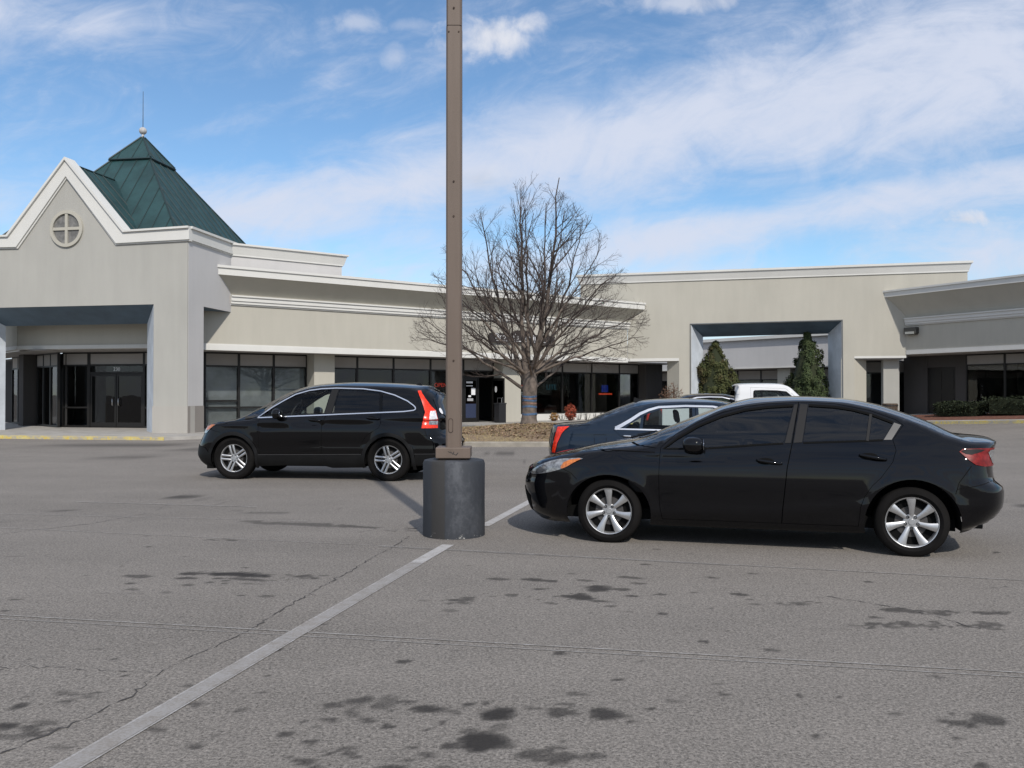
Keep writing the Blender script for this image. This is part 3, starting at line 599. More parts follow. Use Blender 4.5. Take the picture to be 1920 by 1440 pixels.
mb = MB(); mb.box(14.4, 16.0, -9.0, -0.33, 0.0, 3.22, 0, FW); part(mb, 'end_wall', M_WALLG, wing)
shell(FW, OW, 1.98, 14.3, 0.45, 3.22, 4.0, wing)
wl = root_at('wall_light', *FW(0.25, 0, 0)[:2], 4.4, 'small dark floodlight box fixed to the shaded wing wall', 'light')
mb = MB(); wallprism(mb, FW, [(0.04, 4.50), (0.66, 4.50), (0.66, 4.22), (0.60, 4.16), (0.10, 4.16), (0.04, 4.22)], 0.26, 0.0); part(mb, 'housing', mat('light_housing', (0.05, 0.048, 0.042), 0.5), wl, bevel=0.02)
mb = MB(); mb.box(0.12, 0.58, 0.26, 0.275, 4.19, 4.30, 0, FW); part(mb, 'lens', mat('light_lens', (0.4, 0.4, 0.36), 0.2), wl)

# ---- courtyard building seen through the opening ----------------------
court = root_at('courtyard_building', *FC(2, -4, 0)[:2], 0, 'grey shop block beyond the gateway opening with white parapet edge', 'building')
mb = MB(); mb.box(-16, 18, -0.3, 0, 3.14, 4.98, 0, FC); part(mb, 'wall', M_WALL_LIT, court)
mb = MB(); mb.box(-16, 18, -0.35, 0.22, 4.98, 5.18, 0, FC); mb.box(-16, 18, -0.32, 0.04, 3.08, 3.14, 0, FC); part(mb, 'cornice', M_TRIM, court)
mb = MB(); mb.box(-16, 18, -9, -0.1, 4.9, 4.97, 0, FC); part(mb, 'roof', M_ROOFFLAT, court)
mb = MB(); mb.box(-16, 18, -1.5, -0.3, 3.03, 3.08, 0, FC); part(mb, 'soffit', M_SOFFIT, court)
for k in range(-7, 10):
    if k not in (3,): store_window(FC, -1.4, k*1.9, k*1.9 + 1.88, 0.15, 2.35, 3.02, court)
for s in (-6.2, -0.3, 5.75, 11.5):
    mb = MB(); mb.box(s, s + 0.95, -1.4, -0.4, 0, 3.02, 0, FC); part(mb, 'column', M_WALL, court)
shell(FC, -1.4, -15, 17, 0.1, 3.05, 4.0, court)

# ------------------------------------------------------------------ ground
def vnoise(x, y, seed, cell):
    """smooth value noise in [0,1] for arrays"""
    r_ = np.random.default_rng(seed); T = r_.random((256, 256))
    gx, gy = x/cell, y/cell; ix = np.floor(gx).astype(int); iy = np.floor(gy).astype(int); fx = gx - ix; fy = gy - iy
    fx = fx*fx*(3 - 2*fx); fy = fy*fy*(3 - 2*fy)
    a = T[ix % 256, iy % 256]; b = T[(ix+1) % 256, iy % 256]; c = T[ix % 256, (iy+1) % 256]; d = T[(ix+1) % 256, (iy+1) % 256]
    return (a*(1-fx) + b*fx)*(1-fy) + (c*(1-fx) + d*fx)*fy
def fbm(x, y, seed, cell, n=4):
    o = 0; w = 0; a = 1.0
    for k in range(n): o = o + a*vnoise(x, y, seed + k, cell/2**k); w += a; a *= 0.55
    return o/w
def axis(lo, hi, step, out_lo, out_hi, grow=1.13):
    a = list(np.arange(lo, hi + step/2, step)); s = step; x = a[-1]
    while x < out_hi: s *= grow; x += min(s, 60); a.append(x)
    s = step; x = a[0]; b = []
    while x > out_lo: s *= grow; x -= min(s, 60); b.append(x)
    return np.array(b[::-1] + a)
def build_ground():
    xs = axis(-3.6, 4.4, 0.03, -700, 700); ys = axis(2.9, 9.0, 0.03, -250, 900)
    X, Y = np.meshgrid(xs, ys, indexing='ij'); nx, ny = len(xs), len(ys)
    Z = rise(X, Y)
    P = np.stack([X, Y, Z], -1).reshape(-1, 3)
    i, j = np.meshgrid(np.arange(nx-1), np.arange(ny-1), indexing='ij'); a = (i*ny + j).ravel()
    F = np.stack([a, a + ny, a + ny + 1, a + 1], -1)
    me = bpy.data.meshes.new('parking_lot'); me.vertices.add(len(P)); me.vertices.foreach_set('co', P.ravel().astype(np.float32))
    me.loops.add(F.size); me.loops.foreach_set('vertex_index', F.ravel().astype(np.int32))
    me.polygons.add(len(F)); me.polygons.foreach_set('loop_start', (np.arange(len(F))*4).astype(np.int32)); me.polygons.foreach_set('loop_total', np.full(len(F), 4, np.int32))
    me.update(calc_edges=True)
    # oil spots and drips, each with its own ragged outline
    st = np.zeros_like(X)
    spots = [(-.07, 3.80, .105, .085, 1), (-.11, 3.49, .10, .080, 1), (-.35, 3.86, .11, .06, .9), (.42, 3.80, .10, .07, .9), (-.52, 3.66, .035, .03, .9), (-.20, 3.92, .035, .025, .8), (-.12, 3.93, .03, .03, .7), (-.83, 3.49, .05, .03, .8), (.08, 3.37, .05, .035, .7),
             (-.30, 3.70, .03, .03, .7), (-.36, 3.62, .025, .025, .7), (-.26, 3.46, .03, .03, .8), (-.40, 3.44, .03, .02, .7), (-.8, 3.80, .22, .10, .35), (-.55, 3.35, .25, .06, .4), (.25, 3.83, .1, .06, .5), (.52, 3.70, .03, .02, .8), (.2, 3.35, .1, .05, .45), (-.62, 3.95, .1, .05, .35), (-.05, 3.66, .06, .05, .4), (-.18, 3.6, .04, .03, .6),
             (-2.24, 3.90, .06, .05, .9), (-2.17, 3.66, .07, .05, .9), (-2.28, 3.50, .05, .04, .8), (-2.05, 3.60, .09, .06, .5), (-2.4, 3.7, .1, .05, .6), (-1.5, 3.62, .06, .03, .6), (-1.27, 3.45, .03, .02, .8), (-2.1, 4.0, .12, .06, .4),
             (-2.20, 6.72, .30, .10, 1.0), (-2.05, 6.55, .20, .05, .7), (-2.55, 6.74, .09, .06, .85), (-2.5, 6.58, .11, .05, .8), (-2.95, 6.66, .16, .07, .6), (-2.85, 6.4, .05, .04, .7), (-2.15, 6.5, .35, .12, .4), (-1.8, 6.7, .22, .05, .5), (-2.75, 6.2, .05, .03, .6), (-2.4, 6.35, .05, .03, .6), (-1.6, 6.6, .1, .04, .5),
             (.62, 6.24, .15, .12, .9), (.46, 5.98, .13, .11, .9), (.18, 6.52, .16, .06, .8), (.30, 6.05, .28, .14, .35), (.85, 6.0, .06, .04, .8), (.8, 6.2, .10, .05, .7), (.95, 6.4, .08, .04, .6), (1.05, 6.05, .04, .03, .7), (1.3, 6.1, .05, .03, .6), (1.6, 6.05, .08, .04, .7), (1.65, 5.9, .04, .02, .6), (.65, 5.72, .05, .03, .7), (.6, 5.85, .10, .04, .7), (.25, 5.8, .06, .03, .6), (.9, 6.6, .12, .05, .6), (.55, 6.5, .08, .04, .6), (-.1, 6.55, .1, .05, .6), (-.35, 5.9, .12, .08, .45), (-.4, 5.6, .06, .05, .4), (1.9, 5.8, .12, .05, .4),
             (1.94, 3.68, .05, .03, .7), (2.02, 3.75, .1, .04, .4), (2.85, 5.20, .22, .06, .4), (2.5, 5.25, .12, .05, .45), (2.25, 5.25, .1, .05, .4), (2.75, 5.55, .14, .04, .5), (3.1, 5.55, .1, .03, .5), (2.55, 5.6, .1, .04, .4), (1.1, 4.9, .04, .02, .9), (1.55, 6.6, .07, .03, .8), (1.9, 6.75, .05, .03, .7), (.52, 4.25, .04, .02, .8), (1.0, 4.05, .03, .02, .7), (.3, 4.05, .06, .03, .5), (.62, 3.86, .02, .02, .9),
             (-4.3, 11.6, .55, .18, .8), (-2.3, 9.3, .8, .14, .5), (-1.6, 9.1, .4, .10, .6), (-1.2, 8.9, .25, .08, .5), (-3.0, 10.2, .5, .1, .4), (-2.9, 8.3, .3, .06, .3), (-5.6, 10.4, .3, .1, .5), (.6, 14.0, .7, .2, .5), (-.2, 15.5, .8, .2, .5), (.9, 17.5, .6, .2, .5), (.1, 20, .9, .3, .5), (-9, 19, 1.5, .4, .4), (-6.5, 21.5, 2.5, .5, .5), (-11, 23.5, 3.0, .6, .55), (-8, 24, 2.5, .4, .4), (5.2, 7.0, .12, .03, .8), (4.7, 6.3, .1, .04, .5)]
    r_ = np.random.default_rng(3); big = [q for q in spots if q[4] <= 0.5 and q[2] >= 0.09 and q[1] < 9]; spots = [q for q in spots if q not in big]
    for (x, y, a_, b_, s) in big:      # faint smears break up into many small drips
        for k in range(16):
            q = 0.012 + 0.03*r_.random()**2; spots.append((x + r_.normal()*a_*0.75, y + r_.normal()*b_*0.75, q*1.7, q, 0.35 + 0.4*r_.random()))
    for k in range(230):
        y = 3.0 + 8.5*r_.random()**1.3; x = (r_.random()*1.3 - 0.65)*y; s = 0.008 + 0.028*r_.random()**2; spots.append((x, y, s*1.5, s, 0.35 + 0.5*r_.random()))
    warp = (fbm(X, Y, 11, 0.22) - 0.5); warp2 = (fbm(X, Y, 21, 0.08, 3) - 0.5)
    for (x, y, a_, b_, s) in spots:
        ca, sa = 0.97, -0.24
        dx = (X - x)*ca + (Y - y)*sa; dy = -(X - x)*sa + (Y - y)*ca
        d = np.sqrt((dx/a_)**2 + (dy/b_)**2)
        v = np.clip((1.15 - d + warp*0.8 + warp2*1.1)/0.55, 0, 1); st = np.maximum(st, s*v*v*(3-2*v))
    at = me.attributes.new('stain', 'FLOAT', 'POINT'); at.data.foreach_set('value', st.ravel().astype(np.float32))
    o = bpy.data.objects.new('parking_lot', me); COL.objects.link(o); tag(o, kind='structure')
    m = bpy.data.materials.new('asphalt'); m.use_nodes = True; t = NT(m.node_tree); b = t.n['Principled BSDF']; b.inputs['Roughness'].default_value = 0.93; b.inputs['Specular IOR Level'].default_value = 0.25
    tc = t.node('ShaderNodeTexCoord'); ob = tc.outputs['Object']
    g1 = t.noise(ob, 150.0, 2, 0.6); g2 = t.noise(ob, 62.0, 3, 0.65); g3 = t.noise(ob, 0.9, 6, 0.62); g4 = t.noise(ob, 0.16, 4, 0.5)
    sp = t.node('ShaderNodeSeparateXYZ'); t.l.new(ob, sp.inputs[0])
    g5 = t.noise(t.vec(t.m('MULTIPLY', sp.outputs[0], 0.12), t.m('MULTIPLY', sp.outputs[1], 0.9), 0.0), 1.2, 5, 0.6)
    f = t.m('ADD', t.m('MULTIPLY', t.m('SUBTRACT', g1, 0.5), 1.5), t.m('MULTIPLY', t.m('SUBTRACT', g2, 0.5), 2.0))
    f = t.m('ADD', f, t.m('ADD', t.m('MULTIPLY', t.m('SUBTRACT', g3, 0.5), 0.30), t.m('MULTIPLY', t.m('SUBTRACT', g4, 0.5), 0.35)))
    f = t.m('ADD', t.m('ADD', f, t.m('MULTIPLY', t.m('SUBTRACT', g5, 0.5), 0.35)), 1.0)
    vo = t.node('ShaderNodeTexVoronoi'); vo.inputs['Scale'].default_value = 105.0; t.l.new(ob, vo.inputs['Vector']); vs_ = t.node('ShaderNodeSeparateColor'); t.l.new(vo.outputs['Color'], vs_.inputs[0])
    f = t.m('ADD', f, t.m('MULTIPLY', t.m('SUBTRACT', vs_.outputs[0], 0.5), 0.48))
    f = t.m('MAXIMUM', f, 0.22)
    vm = t.node('ShaderNodeVectorMath', operation='SCALE'); vm.inputs[0].default_value = (0.197, 0.178, 0.157); t.l.new(f, vm.inputs['Scale'])
    at = t.node('ShaderNodeAttribute'); at.attribute_name = 'stain'
    sm = t.m('MULTIPLY', at.outputs['Fac'], t.sstep(t.m('ADD', at.outputs['Fac'], t.m('MULTIPLY', t.m('SUBTRACT', g2, 0.5), 1.2)), 0.02, 0.45)); sm = t.m('POWER', sm, 0.75)
    t.l.new(t.mix(t.m('MULTIPLY', sm, 0.95), vm.outputs[0], (0.026, 0.023, 0.021)), b.inputs['Base Color'])
    bn = t.node('ShaderNodeBump'); bn.inputs['Strength'].default_value = 0.55; bn.inputs['Distance'].default_value = 0.006; t.l.new(t.m('ADD', g1, t.m('MULTIPLY', g2, 1.2)), bn.inputs['Height']); t.l.new(bn.outputs[0], b.inputs['Normal'])
    me.materials.append(m)
build_ground()
def ribbon(mb, pts, wid, z=0.004, mi=0, off=0.0):
    pts = [Vector((p[0], p[1], 0)) for p in pts]; vs = []
    for i, p in enumerate(pts):
        d = (pts[min(i+1, len(pts)-1)] - pts[max(i-1, 0)]).normalized(); n = Vector((-d.y, d.x, 0)); w = wid[i] if hasattr(wid, '__len__') else wid
        a, b = p + n*(off + w/2), p + n*(off - w/2)
        vs += [(a.x, a.y, z + float(rise(a.x, a.y))), (b.x, b.y, z + float(rise(b.x, b.y)))]
    mb.add(vs, [(2*i, 2*i+1, 2*i+3, 2*i+2) for i in range(len(pts)-1)], mi)
def subdiv(a, b, n): return [(a[0] + (b[0]-a[0])*k/n, a[1] + (b[1]-a[1])*k/n) for k in range(n+1)]
def paint_mat(name, col, thr, soft=0.25):
    """worn paint: shows through to the asphalt colour in patches"""
    m = bpy.data.materials.new(name); m.use_nodes = True; t = NT(m.node_tree); b = t.n['Principled BSDF']; b.inputs['Roughness'].default_value = 0.85
    ob = t.node('ShaderNodeTexCoord').outputs['Object']
    n = t.m('ADD', t.m('MULTIPLY', t.noise(ob, 60.0, 4, 0.7), 0.5), t.m('MULTIPLY', t.noise(ob, 9.0, 6, 0.65), 0.5)); g = t.noise(ob, 120.0, 3, 0.65)
    vm = t.node('ShaderNodeVectorMath', operation='SCALE'); vm.inputs[0].default_value = (0.197, 0.178, 0.157); t.l.new(t.m('ADD', 0.72, t.m('MULTIPLY', g, 0.9)), vm.inputs['Scale'])
    t.l.new(t.mix(t.sstep(n, thr - soft/2, thr + soft/2), vm.outputs[0], (*col, 1)), b.inputs['Base Color']); return m
P_FRESH = paint_mat('line_paint_fresh', (0.40, 0.385, 0.37), 0.43); P_EDGE = paint_mat('line_paint_edge', (0.37, 0.355, 0.34), 0.49); P_WORN = paint_mat('line_paint_worn', (0.285, 0.270, 0.255), 0.485, 0.22); P_THIN = paint_mat('line_paint_thin', (0.38, 0.36, 0.34), 0.51, 0.2)
mb = MB()
A, B, C_ = (-1.745, 3.0), (-0.60, 8.02), (0.25, 11.4)
A0 = (-1.81, 2.72)
ribbon(mb, subdiv(A0, (-0.80, 7.15), 40), 0.014, mi=1, off=0.052); ribbon(mb, subdiv(A0, (-0.80, 7.15), 40), 0.012, mi=1, off=-0.052); ribbon(mb, subdiv(A0, (-0.80, 7.15), 40), 0.088, mi=2)
ribbon(mb, subdiv((-0.80, 7.16), B, 10), 0.115, mi=0); ribbon(mb, subdiv((-1.300, 4.95), (-1.265, 5.10), 3), 0.112, z=0.0055, mi=2)
ribbon(mb, subdiv((-0.30, 9.15), (1.2, 15.0), 30), 0.11, mi=0)
line = mb.build('parking_line', [P_FRESH, P_EDGE, P_WORN]); tag(line, kind='structure')
mb = MB()
for (a, b, w) in (((-3.9, 5.60), (5.2, 3.85), 0.013), ((-3.9, 5.52), (5.2, 3.77), 0.008), ((-1.25, 7.97), (4.9, 6.20), 0.016), ((-1.2, 7.92), (1.8, 7.06), 0.012), ((-6.2, 9.25), (-1.3, 7.99), 0.010), ((-5.7, 11.2), (-3.2, 10.7), 0.03), ((-6.8, 10.2), (-2.2, 9.5), 0.012)):
    ribbon(mb, subdiv(a, b, 24), w, z=0.0038)
o = mb.build('faded_stall_line', P_THIN); tag(o, kind='structure')
# cracks
M_CRACK = mat('asphalt_crack', (0.055, 0.050, 0.047), 0.95)
def pxg(px, py): k = EYE*1600/(py - 738); return ((px - 960)/1600*k, k)
def crack(mb, pts, w0, seed):
    r_ = random.Random(seed); q = [pts[0]]
    for a, b in zip(pts[:-1], pts[1:]):
        L = math.hypot(b[0]-a[0], b[1]-a[1]); n = max(2, int(L/0.035))
        for k in range(1, n+1):
            t_ = k/n; j = 0.009 if k < n else 0
            q.append((a[0] + (b[0]-a[0])*t_ + r_.gauss(0, j), a[1] + (b[1]-a[1])*t_ + r_.gauss(0, j*1.6)))
    ws = [max(0.0008, w0*(0.15 + r_.random()**2*1.9)) for _ in q]; ribbon(mb, q, ws, z=0.003)
mb = MB()
main = [(-2.30, 2.75), (-2.02, 3.37), (-1.97, 3.51), (-1.865, 3.73), (-1.78, 4.04), (-1.79, 4.39), (-1.685, 4.76), (-1.57, 5.14), (-1.535, 5.45), (-1.43, 6.11), (-1.31, 6.74), (-1.21, 7.40), (-1.10, 7.92), (-1.02, 8.5)]
crack(mb, main, 0.0085, 1); crack(mb, [(-3.3, 4.42), (-2.67, 4.45), (-2.33, 4.44), (-2.07, 4.39), (-1.83, 4.36)], 0.005, 2)
crack(mb, [(2.2, 5.98), (2.42, 5.8), (2.62, 5.62), (2.72, 5.4), (2.83, 5.17)], 0.006, 3); crack(mb, [(2.4, 5.82), (2.1, 5.95), (1.6, 6.05)], 0.003, 4)
crack(mb, [(-5.2, 8.6), (-4.6, 9.3), (-4.3, 10.2), (-4.4, 11)], 0.007, 5); crack(mb, [(-1.45, 6.1), (-1.36, 6.0), (-1.28, 6.05)], 0.004, 6); crack(mb, [(4.2, 12.9), (5.6, 11.6), (7.5, 10.6)], 0.010, 7); crack(mb, [(-3.5, 5.9), (-3.0, 6.1), (-2.6, 6.05)], 0.003, 8)
o = mb.build('asphalt_crack', M_CRACK); tag(o, kind='structure')

# ------------------------------------------------------------------ pavements, kerbs
def slab(name, poly, z0, z1, m, seg=1.2, **kw):
    """flat polygon slab following the rise of the lot"""
    mb = MB(); pts = []
    n = len(poly)
    mb.prism(poly, lambda x, y: (x, y, z0 + float(rise(x, y))), lambda x, y: (x, y, z1 + float(rise(x, y))))
    o = mb.build(name, m, **kw); return tag(o, kind='structure')
def yellow_kerb_mat():
    m = bpy.data.materials.new('worn_yellow_kerb'); m.use_nodes = True; t = NT(m.node_tree); b = t.n['Principled BSDF']; b.inputs['Roughness'].default_value = 0.85
    ob = t.node('ShaderNodeTexCoord').outputs['Object']; n = t.noise(ob, 2.2, 7, 0.72); n2 = t.noise(ob, 14.0, 5, 0.7)
    f = t.sstep(t.m('ADD', t.m('MULTIPLY', n, 0.6), t.m('MULTIPLY', n2, 0.5)), 0.48, 0.62)
    c = t.mix(t.sstep(n2, 0.35, 0.65), (0.50, 0.36, 0.07), (0.56, 0.50, 0.20)); t.l.new(t.mix(f, c, (0.30, 0.28, 0.24)), b.inputs['Base Color']); return m
M_YELLOW = yellow_kerb_mat()
KT0, KT1 = FT(9.5, 2.5, 0)[:2], FT(-0.75, 2.45, 0)[:2]
KT9 = FT(30, 2.5, 0)[:2]
KM0, KM1 = FM(1.6, 3.7, 0)[:2], FM(17.0, 3.7, 0)[:2]
KA1 = FA(11.0, 3.4, 0)[:2]; KA2 = FA(14.5, 2.6, 0)[:2]
slab('sidewalk', [KT9, KT0, KT1, KM0, KM1, FA(1.0, 3.4, 0)[:2], FA(1.0, -14, 0)[:2], FM(23, -10, 0)[:2], FM(-4, -10, 0)[:2], FT(12, -9, 0)[:2], FT(30, -9, 0)[:2]], -0.2, 0.10, M_CONC)
wk = [FW(s, 3.0, 0)[:2] for s in np.arange(-1.6, 16.1, 1.1)]; wb = [FW(s, -2.2, 0)[:2] for s in np.arange(-1.6, 16.1, 1.1)]
mb = MB()
for k in range(len(wk) - 1):
    q = [wk[k], wk[k+1], wb[k+1], wb[k]]; c = [(x, y, 0.12 + float(rise(x, y))) for x, y in q]; d = [(x, y, -0.3) for x, y in q]
    mb.add(c + d, [(0, 1, 2, 3), (0, 4, 5, 1), (3, 2, 6, 7)])
tag(mb.build('sidewalk', M_CONC), kind='structure')
slab('sidewalk', [FA(9.6, 3.0, 0)[:2], FA(13.6, 3.0, 0)[:2], FA(15.5, -3.2, 0)[:2], FA(9.6, -3.2, 0)[:2]], -0.2, 0.10, M_CONC)
def kerb(name, pts, m, w=0.17, z=0.105, lip=0.004):
    mb = MB(); P = [Vector((p[0], p[1], 0)) for p in pts]
    rows = []
    for i, p in enumerate(P):
        d = (P[min(i+1, len(P)-1)] - P[max(i-1, 0)]).normalized(); n = Vector((d.y, -d.x, 0))
        if n.dot(p) > 0: n = -n
        h = float(rise(p.x, p.y)); a, b = p + n*lip, p - n*w
        rows.append([(a.x + n.x*0.02, a.y + n.y*0.02, h - 0.05), (a.x, a.y, h + z - 0.02), (a.x - n.x*0.02, a.y - n.y*0.02, h + z), (b.x, b.y, h + z), (b.x, b.y, h - 0.05)])
    k = 5; vs = [q for r_ in rows for q in r_]; fs = [(i*k + j, i*k + j + 1, (i+1)*k + j + 1, (i+1)*k + j) for i in range(len(P)-1) for j in range(k-1)]
    fs += [tuple(range(k)), tuple((len(P)-1)*k + j for j in range(k))]
    mb.add(vs, fs); o = mb.build(name, m); return tag(o, kind='structure')
kerb('kerb', subdiv(KT9, FT(8.55, 2.5, 0)[:2], 6), M_CONC); kerb('yellow_kerb', subdiv(FT(8.54, 2.5, 0)[:2], KT1, 8), M_YELLOW, z=0.107)
kerb('kerb', subdiv(KT1, KM0, 3), M_CONC); kerb('yellow_kerb', subdiv(KM0, KM1, 12), M_YELLOW, z=0.107)
kerb('kerb', subdiv(KM1, FA(1.0, 3.4, 0)[:2], 3), M_CONC); kerb('yellow_kerb', wk, M_YELLOW, z=0.127)
# tower paving edge strip in front of the columns is plain; bed of bark in front of the wing
mb = MB()
for k in range(len(wk) - 1):
    a0, a1 = FW(-1.6 + 1.1*k, 2.55, 0)[:2], FW(-0.5 + 1.1*k, 2.55, 0)[:2]; b0, b1 = FW(-1.6 + 1.1*k, 0.2, 0)[:2], FW(-0.5 + 1.1*k, 0.2, 0)[:2]
    if k >= 1: mb.add([(*a0, 0.128 + float(rise(*a0))), (*a1, 0.128 + float(rise(*a1))), (*b1, 0.20 + float(rise(*b1))), (*b0, 0.20 + float(rise(*b0)))], [(0, 1, 2, 3)])
tag(mb.build('bark_bed', mat('red_bark', (0.13, 0.050, 0.030), 0.95, var=0.5, vscale=9, bump=0.8, bscale=30)), kind='structure')

# ------------------------------------------------------------------ island with the tree
IX0, IX1, IY0, IY1 = -3.4, 3.6, 22.74, 31.4
def island_outline(ins, n=14):
    r_ = 1.3 - ins; pts = []
    for (cx, cy, a0) in ((IX1 - 1.3, IY0 + 1.3, -90), (IX1 - 1.3, IY1 - 1.3, 0), (IX0 + 1.3, IY1 - 1.3, 90), (IX0 + 1.3, IY0 + 1.3, 180)):
        for k in range(n): a = R(a0 + 90*k/(n-1)); pts.append((cx + r_*math.cos(a), cy + r_*math.sin(a)))
    return pts
TB = (0.54, 27.0)
def mound(x, y):
    d2 = ((np.asarray(x) - TB[0] - 0.35)/2.3)**2 + ((np.asarray(y) - TB[1])/2.9)**2
    x = np.asarray(x, float); y = np.asarray(y, float); e_ = np.minimum(np.minimum(y - IY0, IY1 - y), np.minimum(x - IX0, IX1 - x)) - 0.15; k = np.clip(e_/1.2, 0, 1)
    return 0.125 + (0.07*np.exp(-((x/3.2)**4)) + 0.27*np.exp(-d2*0.9))*k*(2 - k)
mb = MB(); o0 = island_outline(0); o1 = island_outline(0.02); o2 = island_outline(0.16); n = len(o0)
rows = [[(x, y, -0.05) for x, y in o0], [(x, y, 0.115) for x, y in o0], [(x, y, 0.135) for x, y in o1], [(x, y, 0.135) for x, y in o2], [(x, y, 0.0) for x, y in o2]]
for r0, r1 in zip(rows[:-1], rows[1:]): mb.add(r0 + r1, [(k, (k+1) % n, n + (k+1) % n, n + k) for k in range(n)])
tag(mb.build('kerb', mat('island_kerb', (0.27, 0.245, 0.205), 0.9, var=0.2, vscale=2.5, bump=0.2)), kind='structure')
poly = island_outline(0.15)
def inside(px, py, poly):
    px = np.asarray(px, float); py = np.asarray(py, float); c = np.zeros(px.shape, bool); n = len(poly)
    for i in range(n):
        x1, y1 = poly[i]; x2, y2 = poly[(i+1) % n]
        if y1 == y2: continue
        m_ = ((y1 > py) != (y2 > py)) & (px < (x2 - x1)*(py - y1)/(y2 - y1) + x1); c ^= m_
    return c
gx, gy = np.meshgrid(np.arange(IX0, IX1, 0.12), np.arange(IY0, IY1, 0.12)); ok = inside(gx, gy, island_outline(0.2))
vs2 = [Vector(p) for p in poly] + [Vector((float(a), float(b))) for a, b in zip(gx[ok], gy[ok])]
vv, ee, ff, *_ = delaunay_2d_cdt(vs2, [(i, (i+1) % len(poly)) for i in range(len(poly))], [], 1, 1e-5)
xs_ = np.array([v.x for v in vv]); ys_ = np.array([v.y for v in vv]); zs_ = mound(xs_, ys_) + 0.03*(fbm(xs_ + 50, ys_, 5, 0.5) - 0.3)
mb = MB(); mb.add(list(zip(xs_, ys_, zs_)), [tuple(f) for f in ff])
def turf_mat():
    m = bpy.data.materials.new('dry_turf'); m.use_nodes = True; t = NT(m.node_tree); b = t.n['Principled BSDF']; b.inputs['Roughness'].default_value = 0.95
    ob = t.node('ShaderNodeTexCoord').outputs['Object']; a = t.noise(ob, 1.1, 5, 0.6); c = t.noise(ob, 16.0, 5, 0.7)
    g = t.mix(t.sstep(a, 0.4, 0.62), (0.27, 0.205, 0.105), (0.235, 0.165, 0.105)); t.l.new(t.mix(t.sstep(c, 0.42, 0.66), g, (0.11, 0.072, 0.047)), b.inputs['Base Color']); return m
tag(mb.build('grass_mound', turf_mat(), smooth=True), kind='structure')
def scatter_blades(name, n, place, h, w, m, seed, flat=False):
    r_ = np.random.default_rng(seed); mb = MB(); k = 0
    while k < n:
        x, y = place(r_)
        if x is None: continue
        z = float(mound(x, y)); a = r_.random()*6.283; hh = h*(0.5 + r_.random()); ww = w*(0.6 + 0.8*r_.random()); ca, sa = math.cos(a), math.sin(a)
        if flat:
            ti = 0.5*(r_.random() - 0.3); mb.add([(x - ca*hh, y - sa*hh, z + 0.012), (x + sa*ww, y - ca*ww, z + 0.02 + abs(ti)*hh*0.5), (x + ca*hh, y + sa*hh, z + 0.02 + ti*hh), (x - sa*ww, y + ca*ww, z + 0.015)], [(0, 1, 2, 3)])
        else:
            lx, ly = (r_.random() - .5)*hh*1.3, (r_.random() - .5)*hh*1.3; mb.add([(x - ca*ww, y - sa*ww, z - 0.01), (x + ca*ww, y + sa*ww, z - 0.01), (x + lx, y + ly, z + hh)], [(0, 1, 2)])
        k += 1
    return tag(mb.build(name, m), kind='stuff')
def on_island(r_):
    x = IX0 + 0.2 + r_.random()*(IX1 - IX0 - 0.4); y = IY0 + 0.2 + r_.random()*(IY1 - IY0 - 0.4)*0.95
    return (x, y) if bool(inside(np.array([x]), np.array([y]), poly)[0]) else (None, None)
def on_bed(r_):
    a = r_.random()*6.283; q = math.sqrt(r_.random()); x = TB[0] + 0.5 + math.cos(a)*q*3.0; y = TB[1] - 0.4 + math.sin(a)*q*3.4
    return (x, y) if bool(inside(np.array([x]), np.array([y]), poly)[0]) else (None, None)
M_BLADE = mat('straw_grass', (0.34, 0.265, 0.135), 0.9, var=0.4, vscale=1.2); M_LEAF = mat('fallen_leaf', (0.26, 0.165, 0.10), 0.85, var=0.55, vscale=7)
gstuff = scatter_blades('dry_grass', 9000, on_island, 0.055, 0.006, M_BLADE, 1); lstuff = scatter_blades('fallen_leaves', 5500, on_bed, 0.045, 0.03, M_LEAF, 2, True)

